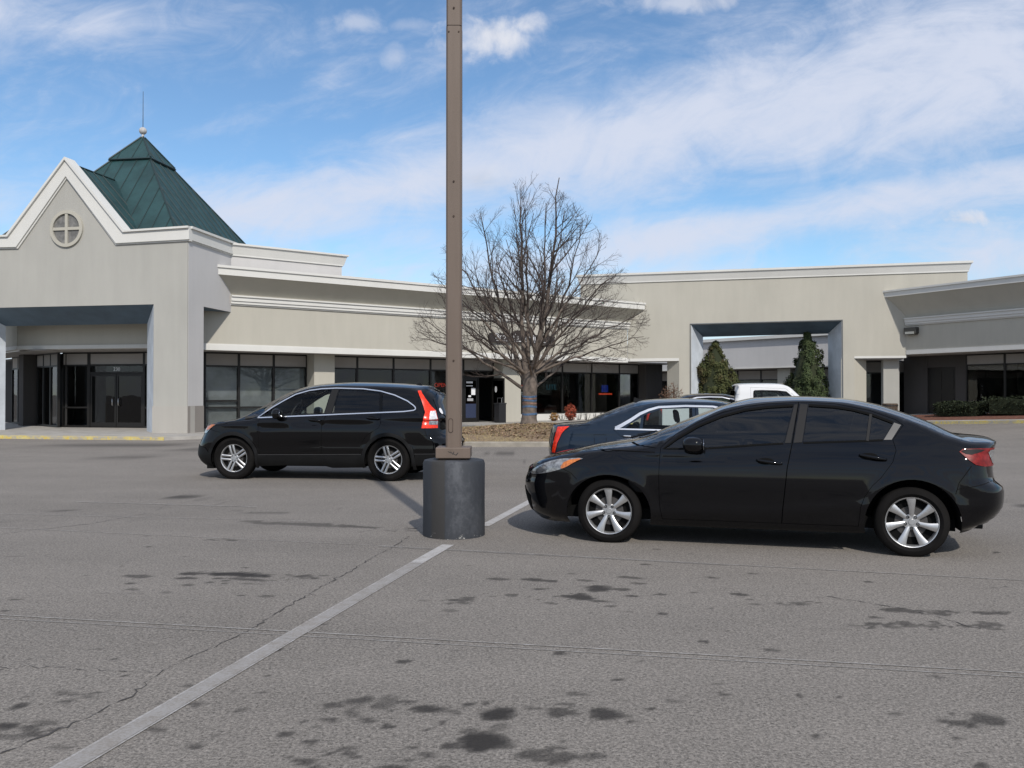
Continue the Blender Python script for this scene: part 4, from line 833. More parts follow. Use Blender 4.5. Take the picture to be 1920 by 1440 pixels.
# ------------------------------------------------------------------ bare tree
def build_tree():
    rnd = random.Random(12)
    root = empty('bare_tree', (TB[0], TB[1], 0.42), 0, 'leafless tree with blue taped trunk standing on the dry grass island', 'tree')
    trunk = MB(); crown = MB()
    tp = [(0, 0, -0.25), (0, 0, 0.0), (0.0, 0, 0.2), (0.01, 0, 0.5), (0.02, 0, 0.95), (0.03, 0, 1.35), (0.04, 0, 1.72)]
    tr = [0.38, 0.295, 0.245, 0.225, 0.222, 0.235, 0.15]
    trunk.tube(tp, tr, 16)
    def grow(p, d, L, r0, nseg, bend_up, wob):
        pts = [Vector(p)]; d = Vector(d).normalized()
        for k in range(nseg):
            d = (d + Vector((rnd.gauss(0, wob), rnd.gauss(0, wob), bend_up/nseg + rnd.gauss(0, wob*0.7)))).normalized(); pts.append(pts[-1] + d*(L/nseg))
        return pts
    def env(p):   # crown outline: radius allowed at a height
        z = p.z
        if z < 1.3: return 0.6
        prof = [(1.3, 1.2), (1.9, 3.0), (2.5, 3.65), (3.4, 3.7), (4.2, 3.45), (5.0, 3.05), (5.8, 2.55), (6.5, 2.0), (7.1, 1.45), (7.6, 0.75), (8.0, 0.2), (8.3, 0.05)]
        for (z0, a), (z1, b) in zip(prof[:-1], prof[1:]):
            if z <= z1: return a + (b - a)*(z - z0)/(z1 - z0)
        return 0.0
    def child(pts, t_, ang, L, r0):
        i = min(int(t_*(len(pts)-1)), len(pts)-2); f = t_*(len(pts)-1) - i; p = pts[i].lerp(pts[i+1], f); d = (pts[i+1] - pts[i]).normalized()
        ax = d.cross(Vector((rnd.gauss(0, 1), rnd.gauss(0, 1), rnd.gauss(0, 1)))).normalized(); q = Matrix.Rotation(ang, 3, ax) @ d
        return p, q
    def trim(pts):
        out = [pts[0]]
        for p in pts[1:]:
            if math.hypot(p.x, p.y) > env(p)*1.03 and len(out) > 1: break
            out.append(p)
        return out
    limbs = []
    # (azimuth deg: 0 = right, 90 = away), start height, reach, top height, radius, first slope
    spec = [(200, 1.95, 0.30, 7.45, .115, 84), (8, 1.95, 0.95, 7.85, .125, 77), (95, 1.9, 0.8, 7.0, .085, 74), (-60, 1.85, 1.1, 6.8, .085, 68), (172, 1.85, 1.55, 6.75, .085, 66), (25, 1.8, 1.9, 6.5, .08, 60), (-25, 1.75, 2.45, 5.5, .075, 52), (185, 1.75, 2.55, 5.6, .08, 54), (-110, 1.75, 2.0, 5.5, .07, 56), (75, 1.7, 2.5, 4.9, .065, 48), (230, 1.7, 2.8, 4.6, .065, 44), (-40, 1.7, 3.0, 4.4, .065, 42), (15, 1.75, 2.9, 4.9, .07, 46), (165, 1.7, 3.0, 4.7, .065, 46),
            (5, 1.55, 3.5, 3.55, .085, 33), (172, 1.55, 3.5, 3.45, .080, 33), (30, 1.6, 3.3, 3.9, .07, 38), (150, 1.6, 3.3, 3.9, .07, 38), (-75, 1.6, 3.0, 3.6, .065, 38), (110, 1.6, 3.3, 3.4, .065, 34), (-135, 1.55, 3.3, 3.1, .07, 30), (-12, 1.5, 3.6, 2.75, .065, 24), (190, 1.5, 3.5, 2.75, .06, 26), (55, 1.5, 3.4, 2.7, .06, 26), (-95, 1.5, 3.0, 2.6, .05, 26)]
    leaders = []
    for li, (az, z0, reach, zt, r0, sl) in enumerate(spec):
        a = R(az); e = Vector((math.cos(a)*reach, math.sin(a)*reach, zt)); s = Vector((math.cos(a)*0.09, math.sin(a)*0.09, z0 - 0.45))
        if li >= 6 and not (li % 4 == 3 and zt < 3.8):      # side limbs leave one of the leaders higher up
            zz = max(1.6, min(3.5, zt*0.43 + rnd.uniform(-0.25, 0.3))); best = min(leaders, key=lambda q: abs((q[0] - az + 180) % 360 - 180) + rnd.uniform(0, 60)); s = min(best[1], key=lambda p: abs(p.z - zz)).copy()
        c1 = s + Vector((math.cos(a)*math.cos(R(sl)), math.sin(a)*math.cos(R(sl)), math.sin(R(sl))))*((e - s).length*0.42)
        pts = []; N = 12
        for k in range(N+1):
            t_ = k/N; p = s*(1-t_)**2 + c1*(2*t_*(1-t_)) + e*t_*t_
            if 0 < k: p = p + Vector((rnd.gauss(0, .035), rnd.gauss(0, .035), rnd.gauss(0, .03)))*min(1, t_*2)
            pts.append(p)
        if li < 6: leaders.append((az, [pts[i].lerp(pts[i+1], f) for i in range(N) for f in (0, .25, .5, .75)]))
        else: r0 = r0*0.82
        rad = [r0*0.92*(1 - 0.92*(k/N)**0.75) + 0.005 for k in range(N+1)]
        trunk.tube(pts[:7], rad[:7], 7, caps=False); crown.tube(pts[6:], rad[6:], 5); limbs.append((pts, r0, (e - s).length))
    nt = 0
    for pts, r0, L0 in limbs:
        n2 = int(4 + L0*2.0)
        for k in range(n2):
            t_ = 0.24 + 0.74*(k + rnd.random())/n2; p, q = child(pts, t_, R(rnd.uniform(24, 52)), 0, 0)
            L = (0.65 + 0.36*L0*(1 - t_*0.75))*rnd.uniform(0.6, 1.15); r1 = max(0.0075, r0*(1 - 0.9*t_)*0.40)
            b = trim(grow(p, q, L, r1, 7, 0.35, 0.075))
            if len(b) < 3: continue
            crown.tube(b, [r1*(1 - 0.75*j/(len(b)-1)) + 0.002 for j in range(len(b))], 4)
            n3 = int(3 + L*4.3)
            for j in range(n3):
                t2 = 0.18 + 0.8*(j + rnd.random())/n3; p3, q3 = child(b, t2, R(rnd.uniform(25, 55)), 0, 0); L3 = (0.20 + 0.30*L*(1 - 0.6*t2))*rnd.uniform(0.6, 1.15)
                c = trim(grow(p3, q3, L3, 0, 5, 0.25, 0.10))
                if len(c) < 2: continue
                r3 = max(0.0042, r1*0.40); crown.tube(c, [r3*(1 - 0.55*m_/(len(c)-1)) for m_ in range(len(c))], 3, caps=False)
                for m_ in range(int(1 + L3*4.5)):
                    p4, q4 = child(c, rnd.uniform(0.2, 0.98), R(rnd.uniform(25, 50)), 0, 0); d = trim(grow(p4, q4, rnd.uniform(0.12, 0.36), 0, 3, 0.2, 0.14))
                    if len(d) >= 2: crown.tube(d, [0.0036*(1 - 0.4*x/(len(d)-1)) for x in range(len(d))], 3, caps=False); nt += 1
    bark = mat('bark', (0.135, 0.108, 0.088), 0.9, var=0.35, vscale=6, bump=0.6, bscale=28); twig = mat('twig_bark', (0.062, 0.047, 0.040), 0.9, var=0.25, vscale=3)
    trunk.build('trunk', bark, root, smooth=True); crown.build('crown', twig, root, smooth=True)
    blue = mat('blue_tape', (0.065, 0.115, 0.20), 0.5, var=0.35, vscale=14); pink = mat('faded_orange_tape', (0.24, 0.13, 0.09), 0.6, var=0.3, vscale=9)
    def rad_at(z):
        for (a, b), (r0, r1) in zip(zip(tp[:-1], tp[1:]), zip(tr[:-1], tr[1:])):
            if a[2] <= z <= b[2]: return r0 + (r1 - r0)*(z - a[2])/(b[2] - a[2])
        return 0.27
    for (z, h, m_) in ((0.88, 0.055, blue), (0.76, 0.055, blue), (0.56, 0.06, blue), (0.32, 0.065, blue), (0.83, 0.03, pink), (0.68, 0.035, pink)):
        b = MB(); rr = rad_at(z) + 0.008; n = 24; vs = []
        for k in range(n+1):
            a = 2*math.pi*k/n; w = 0.012*math.sin(2*a + z*9); vs += [(0.015 + rr*math.cos(a), rr*math.sin(a), z + w), (0.015 + rr*math.cos(a), rr*math.sin(a), z + h + w)]
        b.add(vs, [(2*k, 2*k+2, 2*k+3, 2*k+1) for k in range(n)]); t_ = b.build('tape_band', m_, root, smooth=True); t_['label'] = 'blue tape band' if m_ is blue else 'faded orange tape band'
    return nt
NTW = build_tree()

# ------------------------------------------------------------------ evergreens, shrubs, hedge
def leaf_mat(name, cols, scale=4.0):
    m = bpy.data.materials.new(name); m.use_nodes = True; t = NT(m.node_tree); b = t.n['Principled BSDF']; b.inputs['Roughness'].default_value = 0.75; b.inputs['Specular IOR Level'].default_value = 0.3
    ob = t.node('ShaderNodeTexCoord').outputs['Object']; n = t.noise(ob, scale, 5, 0.7); c = t.mix(t.sstep(n, 0.36, 0.52), cols[0], cols[1]); t.l.new(t.mix(t.sstep(t.noise(ob, scale*0.4, 3, 0.5), 0.5, 0.68), c, cols[2]), b.inputs['Base Color']); return m
def leaves(mb, pos, nrm, size, r_, aspect=2.2, tilt=0.7):
    for p, n in zip(pos, nrm):
        n = Vector(n) + Vector((r_.normal(0, tilt), r_.normal(0, tilt), r_.normal(0, tilt))); n.normalize(); u = n.orthogonal().normalized(); u = Matrix.Rotation(r_.random()*6.283, 3, n) @ u; v = n.cross(u); s = size*(0.6 + 0.8*r_.random()); p = Vector(p)
        mb.add([p - u*s*aspect*0.5, p + v*s*0.5, p + u*s*aspect*0.5, p - v*s*0.5], [(0, 1, 2, 3)])
def conifer(label, x, y, H_, W_, seed, ragged, cols, pw):
    r_ = np.random.default_rng(seed); root = empty('conifer', (x, y, 0.02), 0, label, 'tree'); mb = MB(); core = MB()
    def prof(t_): return W_/2*(min(1, t_/0.10)**0.5)*(1 - max(0, (t_ - 0.08)/0.92)**pw)
    lob = [(r_.random()*6.283, r_.random(), 0.10 + 0.16*r_.random(), r_.normal(0, ragged)) for _ in range(46)]
    def radius(a, t_):
        q = prof(t_)
        for (la, lt, lw, ls) in lob:
            da = (a - la + math.pi) % (2*math.pi) - math.pi; q *= 1 + ls*math.exp(-(da/0.55)**2 - ((t_ - lt)/lw*1.3)**2)
        return q
    pos = []; nr = []
    for c in range(190):      # the crown is built of upright sprays of very unequal size
        t_ = min(0.97, r_.random()**1.1 + 0.01); a = r_.random()*6.283; s = W_*(0.07 + 0.09*r_.random()**1.5)*(1 - 0.45*t_); q0 = max(0.0, radius(a, t_)*(0.80 + 0.20*r_.random()) - s*0.45); cx, cy, cz = q0*math.cos(a), q0*math.sin(a), 0.15 + t_*(H_ - 0.25)
        n_ = int(28 + 380*s)
        for k in range(n_):
            d = r_.normal(size=3); d /= np.linalg.norm(d); rr_ = s*(0.35 + 0.75*r_.random()); e_ = (d[0]*rr_, d[1]*rr_, d[2]*rr_*1.7 + abs(d[0] + d[1])*0.1); z_ = cz + e_[2]
            if z_ < 0.05 or z_ > H_ + 0.12: continue
            pos.append((cx + e_[0], cy + e_[1], z_)); nr.append((math.cos(a) + d[0]*0.6, math.sin(a) + d[1]*0.6, 0.35 + d[2]*0.4))
    leaves(mb, pos, nr, 0.052, r_, 2.8, 0.55)
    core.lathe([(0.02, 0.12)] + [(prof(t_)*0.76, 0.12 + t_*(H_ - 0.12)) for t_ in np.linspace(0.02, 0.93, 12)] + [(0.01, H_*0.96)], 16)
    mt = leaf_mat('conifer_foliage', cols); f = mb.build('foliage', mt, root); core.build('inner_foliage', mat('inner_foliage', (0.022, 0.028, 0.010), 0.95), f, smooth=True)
    MB().tube([(0, 0, -0.1), (0, 0, 0.6)], [0.09, 0.07], 8).build('trunk', MATS['bark'], root)
conifer('rounded bushy evergreen at the left jamb of the slate blue opening', 10.33, 43.3, 4.02, 2.0, 4, 0.15, ((0.034, 0.048, 0.016), (0.060, 0.066, 0.020), (0.075, 0.058, 0.024)), 2.3)
conifer('taller ragged pointed evergreen at the right jamb of the slate blue opening', 14.62, 42.25, 4.42, 2.2, 9, 0.26, ((0.028, 0.046, 0.017), (0.046, 0.064, 0.022), (0.044, 0.054, 0.022)), 1.75)
def shrub(name, label, x, y, z, rx, rz, n, size, cols, seed, cat='shrub', group=None):
    r_ = np.random.default_rng(seed); root = empty(name, (x, y, z), 0, label, cat, group); mb = MB(); pos = []; nr = []
    for k in range(n):
        d = r_.normal(size=3); d /= np.linalg.norm(d); q = (0.55 + 0.45*r_.random()**0.6)*(1 + 0.10*math.sin(7*d[0] + seed)*math.cos(6*d[1])); pos.append((d[0]*rx*q, d[1]*rx*q, rz + d[2]*rz*q)); nr.append(tuple(d))
    leaves(mb, pos, nr, size, r_, 1.7, 0.7); mb.build('foliage', leaf_mat(name + '_leaf', cols, 6.0), root)
    st = MB()
    for k in range(6): a = r_.random()*6.283; st.tube([(0, 0, -0.05), (math.cos(a)*rx*0.6, math.sin(a)*rx*0.6, rz*1.1)], [0.014, 0.006], 4)
    st.build('stems', MATS['twig_bark'], root)
RED = ((0.19, 0.035, 0.022), (0.28, 0.06, 0.03), (0.14, 0.06, 0.03))
shrub('red_shrub', 'round rust red shrub in the shop window bed right of the tree', 2.85, 41.5, 0.10, 0.29, 0.42, 500, 0.06, RED, 1)
shrub('small_shrub', 'small amber shrub low beside the round red one', 2.02, 41.0, 0.08, 0.22, 0.22, 260, 0.05, ((0.19, 0.10, 0.03), (0.24, 0.13, 0.04), (0.16, 0.06, 0.03)), 2)
def hedge(label, s0, s1, o, h, seed):
    r_ = np.random.default_rng(seed); c = FW((s0 + s1)/2, o, 0); z = 0.16 + float(rise(c[0], c[1])); root = empty('hedge', (c[0], c[1], z), 0, label, 'hedge', 'dark clipped hedges before the wing windows'); mb = MB(); pos = []; nr = []
    L = (s1 - s0)/2
    for k in range(2600):
        q = r_.uniform(-1, 1, 3); ax = np.argmax(np.abs(q)); q[ax] = np.sign(q[ax])*(0.85 + 0.2*r_.random()); q2 = q*np.array([L, 0.42, h/2]); w = FW((s0 + s1)/2 + q2[0], o + q2[1], 0)
        pos.append((w[0] - c[0], w[1] - c[1], h/2 + q2[2]*(1 + 0.10*math.sin(q2[0]*5 + seed)))); nr.append((0, 0, 1))
    leaves(mb, pos, nr, 0.055, r_, 1.8, 1.0); f = mb.build('foliage', leaf_mat('hedge_leaf', ((0.013, 0.020, 0.009), (0.022, 0.030, 0.012), (0.018, 0.023, 0.010)), 5), root)
    cb = MB(); cb.box(-L*0.88, L*0.88, -0.34, 0.34, 0.0, h*0.88, 0, lambda a, b, z_: (FW((s0 + s1)/2 + a, o + b, 0)[0] - c[0], FW((s0 + s1)/2 + a, o + b, 0)[1] - c[1], z_)); cb.build('inner_foliage', MATS['inner_foliage'], f)
hedge('low dark hedge beside the wing door', 2.25, 4.3, 0.95, 0.62, 3); hedge('dark clipped hedge reaching the right edge of the picture', 4.5, 8.6, 0.95, 0.70, 5)
# dry brown bush by the passage and thin rose canes under the shop windows
def twiggy(name, label, x, y, z, h, w, n, seed, leafy, cat, group=None, wood=(0.085, 0.055, 0.042)):
    r_ = random.Random(seed); rr = np.random.default_rng(seed); root = empty(name, (x, y, z), 0, label, cat, group); mb = MB(); pos = []
    for k in range(n):
        a = r_.random()*6.283; q = r_.random()**0.6*w/2; hh = h*(0.6 + 0.4*r_.random())*(1 - 0.3*(q/(w/2))**2); p0 = Vector((math.cos(a)*q*0.25, math.sin(a)*q*0.25, -0.03)); p1 = Vector((math.cos(a)*q*0.8, math.sin(a)*q*0.8, hh*0.55)); p2 = Vector((math.cos(a)*q, math.sin(a)*q, hh)); mb.tube([p0, p1, p2], [0.014, 0.010, 0.005], 4)
        for j in range(4 if leafy else 1):
            t_ = r_.uniform(0.45, 1.0); b = p1.lerp(p2, (t_ - .4)/.6); e2 = b + Vector((r_.gauss(0, .1), r_.gauss(0, .1), r_.uniform(0.02, .14))); mb.tube([b, e2], [0.007, 0.004], 3)
            if leafy: pos += [e2 + Vector((r_.gauss(0, .045), r_.gauss(0, .045), r_.gauss(0, .045))) for _ in range(leafy)]
    mb.build('stems', mat(name + '_wood', wood, 0.9, var=0.3), root)
    if leafy: lm = MB(); leaves(lm, pos, [(0, 0, 1)]*len(pos), 0.04, rr, 1.6, 1.0); lm.build('dry_leaves', leaf_mat(name + '_leaf', ((0.11, 0.060, 0.035), (0.16, 0.085, 0.05), (0.09, 0.05, 0.035)), 5), root)
twiggy('dry_bush', 'tall dry brown bush in front of the pier beside the passage', 7.75, 41.4, 0.05, 2.05, 1.15, 34, 4, 5, 'bush')
for k, s in enumerate((14.15, 14.5, 14.9, 16.6, 17.0, 17.35, 17.7, 18.1, 18.9, 19.35, 19.8)):
    if abs(s - 17.6) < 0.01: continue
    p = FM(s, -0.85 + 0.15*math.sin(k*2.1), 0); r0 = twiggy('rose_canes', 'clump of bare thin canes under the shop windows', p[0], p[1], 0.08, 0.42 + 0.18*((k*7) % 5)/5, 0.42, 7, 20 + k, 0, 'plant', 'bare cane clumps below the shop windows', (0.05, 0.045, 0.04))
# slatted tub by the gateway column
tubp = FA(12.3, 0.35, 0); tb = empty('planter_tub', (tubp[0], tubp[1], 0.12), 0, 'brown slatted tub beside the pale column right of the opening', 'planter'); h0 = float(rise(tubp[0], tubp[1]))
mb = MB(); mb.lathe([(0.27, -0.1), (0.33, 0.45), (0.34, 0.82), (0.30, 0.84), (0.28, 0.70), (0.001, 0.68)], 20); mb.build('tub', mat('tub_wood', (0.085, 0.060, 0.042), 0.8, var=0.4, vscale=8), tb)
for z in (0.20, 0.72): MB().lathe([(0.30 + z*0.05, z), (0.355, z), (0.355, z + 0.05), (0.30 + z*0.05, z + 0.05)], 20).build('hoop', M_BLACKMETAL, tb)

# ------------------------------------------------------------------ lamp post on its black concrete foot
def build_lamp():
    root = empty('lamp_post', (-0.585, 8.62, 0), 0, 'square brown lamp post standing on a black painted concrete drum', 'lamp post')
    r_ = 0.312; prof = [(r_*0.99, -0.02), (r_, 0.0), (r_ - 0.002, 0.35), (r_, 0.72), (r_ - 0.012, 0.752), (r_ - 0.05, 0.760), (0.001, 0.762)]
    m = bpy.data.materials.new('chipped_black_paint'); m.use_nodes = True; t = NT(m.node_tree); b = t.n['Principled BSDF']; ob = t.node('ShaderNodeTexCoord').outputs['Object']; sp = t.node('ShaderNodeSeparateXYZ'); t.l.new(ob, sp.inputs[0])
    n1 = t.noise(t.vec(sp.outputs[0], sp.outputs[1], t.m('MULTIPLY', sp.outputs[2], 0.45)), 5.0, 6, 0.62); n2 = t.noise(ob, 28.0, 5, 0.7)
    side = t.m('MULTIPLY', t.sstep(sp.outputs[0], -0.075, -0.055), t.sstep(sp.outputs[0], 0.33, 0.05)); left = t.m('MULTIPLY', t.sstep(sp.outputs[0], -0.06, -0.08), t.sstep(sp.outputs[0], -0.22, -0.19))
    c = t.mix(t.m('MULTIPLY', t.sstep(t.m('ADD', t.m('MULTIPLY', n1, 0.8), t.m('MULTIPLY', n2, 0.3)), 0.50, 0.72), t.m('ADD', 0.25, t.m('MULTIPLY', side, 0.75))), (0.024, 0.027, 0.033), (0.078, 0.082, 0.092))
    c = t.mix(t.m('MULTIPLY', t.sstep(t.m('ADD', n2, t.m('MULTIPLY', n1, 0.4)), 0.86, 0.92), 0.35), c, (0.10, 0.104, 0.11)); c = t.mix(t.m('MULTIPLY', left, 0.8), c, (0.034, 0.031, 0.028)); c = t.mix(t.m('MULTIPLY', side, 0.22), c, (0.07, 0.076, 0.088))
    edge = t.m('MAXIMUM', t.sstep(sp.outputs[2], 0.09, 0.0), t.sstep(sp.outputs[2], 0.70, 0.80, 0.0, 0.45)); ch = t.sstep(t.m('ADD', t.noise(t.vec(sp.outputs[0], sp.outputs[1], t.m('MULTIPLY', sp.outputs[2], 2.2)), 19.0, 5, 0.72), t.m('MULTIPLY', edge, 0.115)), 0.715, 0.735)
    t.l.new(t.mix(ch, c, (0.42, 0.41, 0.38)), b.inputs['Base Color']); b.inputs['Roughness'].default_value = 0.75
    MBf = MB(); MBf.lathe(prof, 64); MBf.build('concrete_foot', m, root, auto=35)
    pm = bpy.data.materials.new('brown_post_paint'); pm.use_nodes = True; t = NT(pm.node_tree); b = t.n['Principled BSDF']; b.inputs['Roughness'].default_value = 0.6; ob = t.node('ShaderNodeTexCoord').outputs['Object']; sp = t.node('ShaderNodeSeparateXYZ'); t.l.new(ob, sp.inputs[0])
    n1 = t.noise(t.vec(t.m('MULTIPLY', sp.outputs[0], 6.0), t.m('MULTIPLY', sp.outputs[1], 6.0), t.m('MULTIPLY', sp.outputs[2], 0.5)), 1.4, 6, 0.6); n2 = t.noise(t.vec(sp.outputs[0], sp.outputs[1], t.m('MULTIPLY', sp.outputs[2], 0.35)), 16.0, 5, 0.7)
    c = t.mix(t.sstep(n1, 0.3, 0.7), (0.121, 0.089, 0.068), (0.140, 0.104, 0.081)); t.l.new(t.mix(t.m('MULTIPLY', t.sstep(n2, 0.66, 0.76), 0.75), c, (0.10, 0.065, 0.045)), b.inputs['Base Color'])
    w = 0.0785; ck = 0.018
    sec = [(-w, -w + ck), (-w + ck, -w), (w - ck, -w), (w, -w + ck), (w, w - ck), (w - ck, w), (-w + ck, w), (-w, w - ck)]
    mb = MB(); mb.prism(sec, lambda x, y: (x, y, 0.86), lambda x, y: (x, y, 5.12)); mb.prism([(x*0.975, y*0.975) for x, y in sec], lambda x, y: (x, y, 5.13), lambda x, y: (x, y, 9.6)); mb.prism([(x*0.9, y*0.9) for x, y in sec], lambda x, y: (x, y, 5.08), lambda x, y: (x, y, 5.2)); mb.build('pole', pm, root)
    mb = MB(); mb.box(-0.172, 0.172, -0.172, 0.172, 0.778, 0.885); mb.build('base_cover', pm, root, bevel=0.008)
    mb = MB(); mb.box(-0.14, 0.14, -0.14, 0.14, 0.760, 0.780)
    for x, y in ((-.13, -.13), (.13, -.13), (.13, .13), (-.13, .13)): mb.tube([(x, y, 0.74), (x, y, 0.80)], 0.014, 8)
    mb.build('anchor_plate', mat('rusty_steel', (0.05, 0.033, 0.025), 0.9, var=0.4, vscale=20), root)
    mb = MB(); oval = [(-0.028 + 0.024*math.cos(a), 1.10 + (0.050 if math.sin(a) >= 0 else -0.050) + 0.022*math.sin(a)) for a in np.linspace(0, 2*math.pi, 24, endpoint=False)]
    inn_ = [(-0.028 + (x + 0.028)*0.75, 1.10 + (z - 1.10)*0.92) for x, z in oval]
    vs = [(x, -w - 0.004, z) for x, z in oval] + [(x, -w - 0.004, z) for x, z in inn_]; mb.add(vs, [(k, (k+1) % 24, 24 + (k+1) % 24, 24 + k) for k in range(24)]); mb.add([(x, -w - 0.002, z) for x, z in inn_], [tuple(range(24))], 1)
    mb.build('handhole_cover', [MATS['rusty_steel'], pm], root)
    mb = MB()
    for z in (1.75, 3.55, 3.2, 5.3): mb.tube([(0.0, -w - 0.002, z), (0.0, -w - 0.008, z)], 0.010, 8)
    for x in (-0.05, 0.05): mb.tube([(x, -w, 5.06), (x, -w - 0.006, 5.06)], 0.008, 8)
    mb.build('bolts', MATS['rusty_steel'], root)
    # scratch mark on the base cover
    mb = MB(); zz = -0.1735
    for (x0, z0, x1, z1) in ((-0.05, 0.85, -0.01, 0.835), (-0.03, 0.862, 0.0, 0.825), (0.0, 0.83, 0.03, 0.815), (0.01, 0.85, -0.005, 0.82), (0.03, 0.815, 0.05, 0.84)): mb.add([(x0, zz, z0), (x1, zz, z1), (x1 + 0.004, zz, z1 - 0.008), (x0 + 0.004, zz, z0 - 0.008)], [(0, 1, 2, 3)])
    mb.build('scuff_mark', M_BLACKMETAL, root)
    mb = MB()
    for sg in (-1, 1):
        mb.tube([(0, 0, 9.5), (sg*0.5, 0, 9.55)], 0.04, 8); mb.box(min(sg*0.5, sg*1.15), max(sg*0.5, sg*1.15), -0.22, 0.22, 9.45, 9.65)
    mb.build('lamp_head', mat('lamp_housing', (0.10, 0.085, 0.07), 0.6), root)
build_lamp()

# ------------------------------------------------------------------ cars
def pchip(pts):
    x = np.array([p[0] for p in pts], float); y = np.array([p[1] for p in pts], float); h = np.diff(x); d = np.diff(y)/h; m = np.zeros_like(x)
    m[0] = d[0]; m[-1] = d[-1]
    for i in range(1, len(x)-1):
        if d[i-1]*d[i] > 0: w1 = 2*h[i] + h[i-1]; w2 = h[i] + 2*h[i-1]; m[i] = (w1 + w2)/(w1/d[i-1] + w2/d[i])
    def f(q):
        q = np.clip(np.asarray(q, float), x[0], x[-1]); i = np.clip(np.searchsorted(x, q) - 1, 0, len(x)-2); t = (q - x[i])/h[i]
        return (2*t**3 - 3*t**2 + 1)*y[i] + (t**3 - 2*t**2 + t)*h[i]*m[i] + (-2*t**3 + 3*t**2)*y[i+1] + (t**3 - t**2)*h[i]*m[i+1]
    return f
def inter(pts):
    a = sorted((p[1], p[0]) for p in pts); return pchip(a)
class Shape:
    def __init__(s, sp):
        s.sp = sp; s.W = sp['W']; s.zs = pchip(sp['zs']); s.zc = pchip(sp['zc']); s.base = pchip(sp['base']); s.lo = inter(sp['lo']); s.hi = inter(sp['hi']); s.rr = pchip(sp['round'])
        s.xa, s.xb = sp['zs'][0][0], sp['zs'][-1][0]
        s.cre = [(pchip(c), dp, w) for c, dp, w in sp.get('creases', [])]
        s.arch = sp['arches']
    def Y(s, x, z):
        x = np.asarray(x, float); z = np.asarray(z, float); zs = s.zs(np.clip(x, s.xa, s.xb)); r_ = s.rr(x)
        ins = s.base(z); q = np.clip((z - (zs - r_))/r_, 0, 0.9985); ins = ins + r_*(1 - np.sqrt(1 - q*q))
        for f, dp, w in s.cre: ins = ins + dp*np.exp(-((z - f(x) + w*0.9)/w)**2)
        for (cx, cz, rx, rz) in s.arch:
            d = np.sqrt(((x - cx)/rx)**2 + ((z - cz)/rz)**2) - 1; ins = ins - 0.014*np.exp(-(np.maximum(d, 0)/0.16)**2)*(z < 0.95)
        y = s.W - ins
        a = np.clip((x - s.lo(z))/s.sp['Llo'], 0, 1); y = y*(1 - (1 - a)**s.sp['plo'])**(1/s.sp['plo'])
        b = np.clip((s.hi(z) - x)/s.sp['Lhi'], 0, 1); y = y*(1 - (1 - b)**s.sp['phi'])**(1/s.sp['phi'])
        return np.maximum(y, 0)
    def side(s, x, z, off=0.0):
        """points and normals of the near side (y < 0)"""
        e = 2e-3; x = np.asarray(x, float); z = np.asarray(z, float); y = s.Y(x, z)
        dx = (s.Y(x + e, z) - s.Y(x - e, z))/(2*e); dz = (s.Y(x, z + e) - s.Y(x, z - e))/(2*e)
        n = np.stack([-dx, np.ones_like(dx), -dz], -1); n /= np.linalg.norm(n, axis=-1, keepdims=True)
        p = np.stack([x, y, z], -1) + n*off; p[:, 1] *= -1; n = n*np.array([1, -1, 1]); return p, n
    def end(s, y, z, hi=True, off=0.0):
        """points on the front or rear face from (y, z)"""
        y = np.asarray(y, float); z = np.asarray(z, float); f = s.hi if hi else s.lo; L = s.sp['Lhi' if hi else 'Llo']; p_ = s.sp['phi' if hi else 'plo']
        Y0 = s.W - s.base(z); q = np.clip(np.abs(y)/Y0, 0, 0.999); a = 1 - (1 - q**p_)**(1/p_); x = f(z) - a*L if hi else f(z) + a*L
        return np.stack([x + (off if hi else -off), y, z], -1)
    def ztop(s, x, y):
        zs = s.zs(x); W = np.maximum(s.Y(x, zs), 1e-4); v = np.clip(np.abs(y)/W, 0, 1); return zs + (s.zc(x) - zs)*(1 - v**2.3)
def dense(poly, step, closed=True):
    out = []; n = len(poly)
    for i in range(n if closed else n-1):
        a, b = poly[i], poly[(i+1) % n]; k = max(1, int(math.hypot(b[0]-a[0], b[1]-a[1])/step))
        out += [(a[0] + (b[0]-a[0])*j/k, a[1] + (b[1]-a[1])*j/k) for j in range(k)]
    if not closed: out.append(poly[-1])
    return out
def area(p): return 0.5*sum(p[i][0]*p[(i+1) % len(p)][1] - p[(i+1) % len(p)][0]*p[i][1] for i in range(len(p)))
def inset_poly(p, d):
    if area(p) < 0: p = p[::-1]
    n = len(p); out = []
    for i in range(n):
        a, b, c = np.array(p[i-1]), np.array(p[i]), np.array(p[(i+1) % n]); u = b - a; v = c - b; u = u/(np.linalg.norm(u) + 1e-9); v = v/(np.linalg.norm(v) + 1e-9)
        nu = np.array([-u[1], u[0]]); nv = np.array([-v[1], v[0]]); m = nu + nv; m = m/max(0.4, (m@m)/2)/1.0 if m@m > 1e-6 else nu
        m = (nu + nv)/max(0.5, 1 + nu@nv); q = b + m*d; out.append((q[0], q[1]))
    return out
def smooth_poly(p, it=1, closed=True):
    """Chaikin corner cutting for soft outlines"""
    for _ in range(it):
        n = len(p); o = []
        for i in range(n):
            a, b = p[i], p[(i+1) % n]; o += [(a[0]*.75 + b[0]*.25, a[1]*.75 + b[1]*.25), (a[0]*.25 + b[0]*.75, a[1]*.25 + b[1]*.75)]
        p = o
    return p
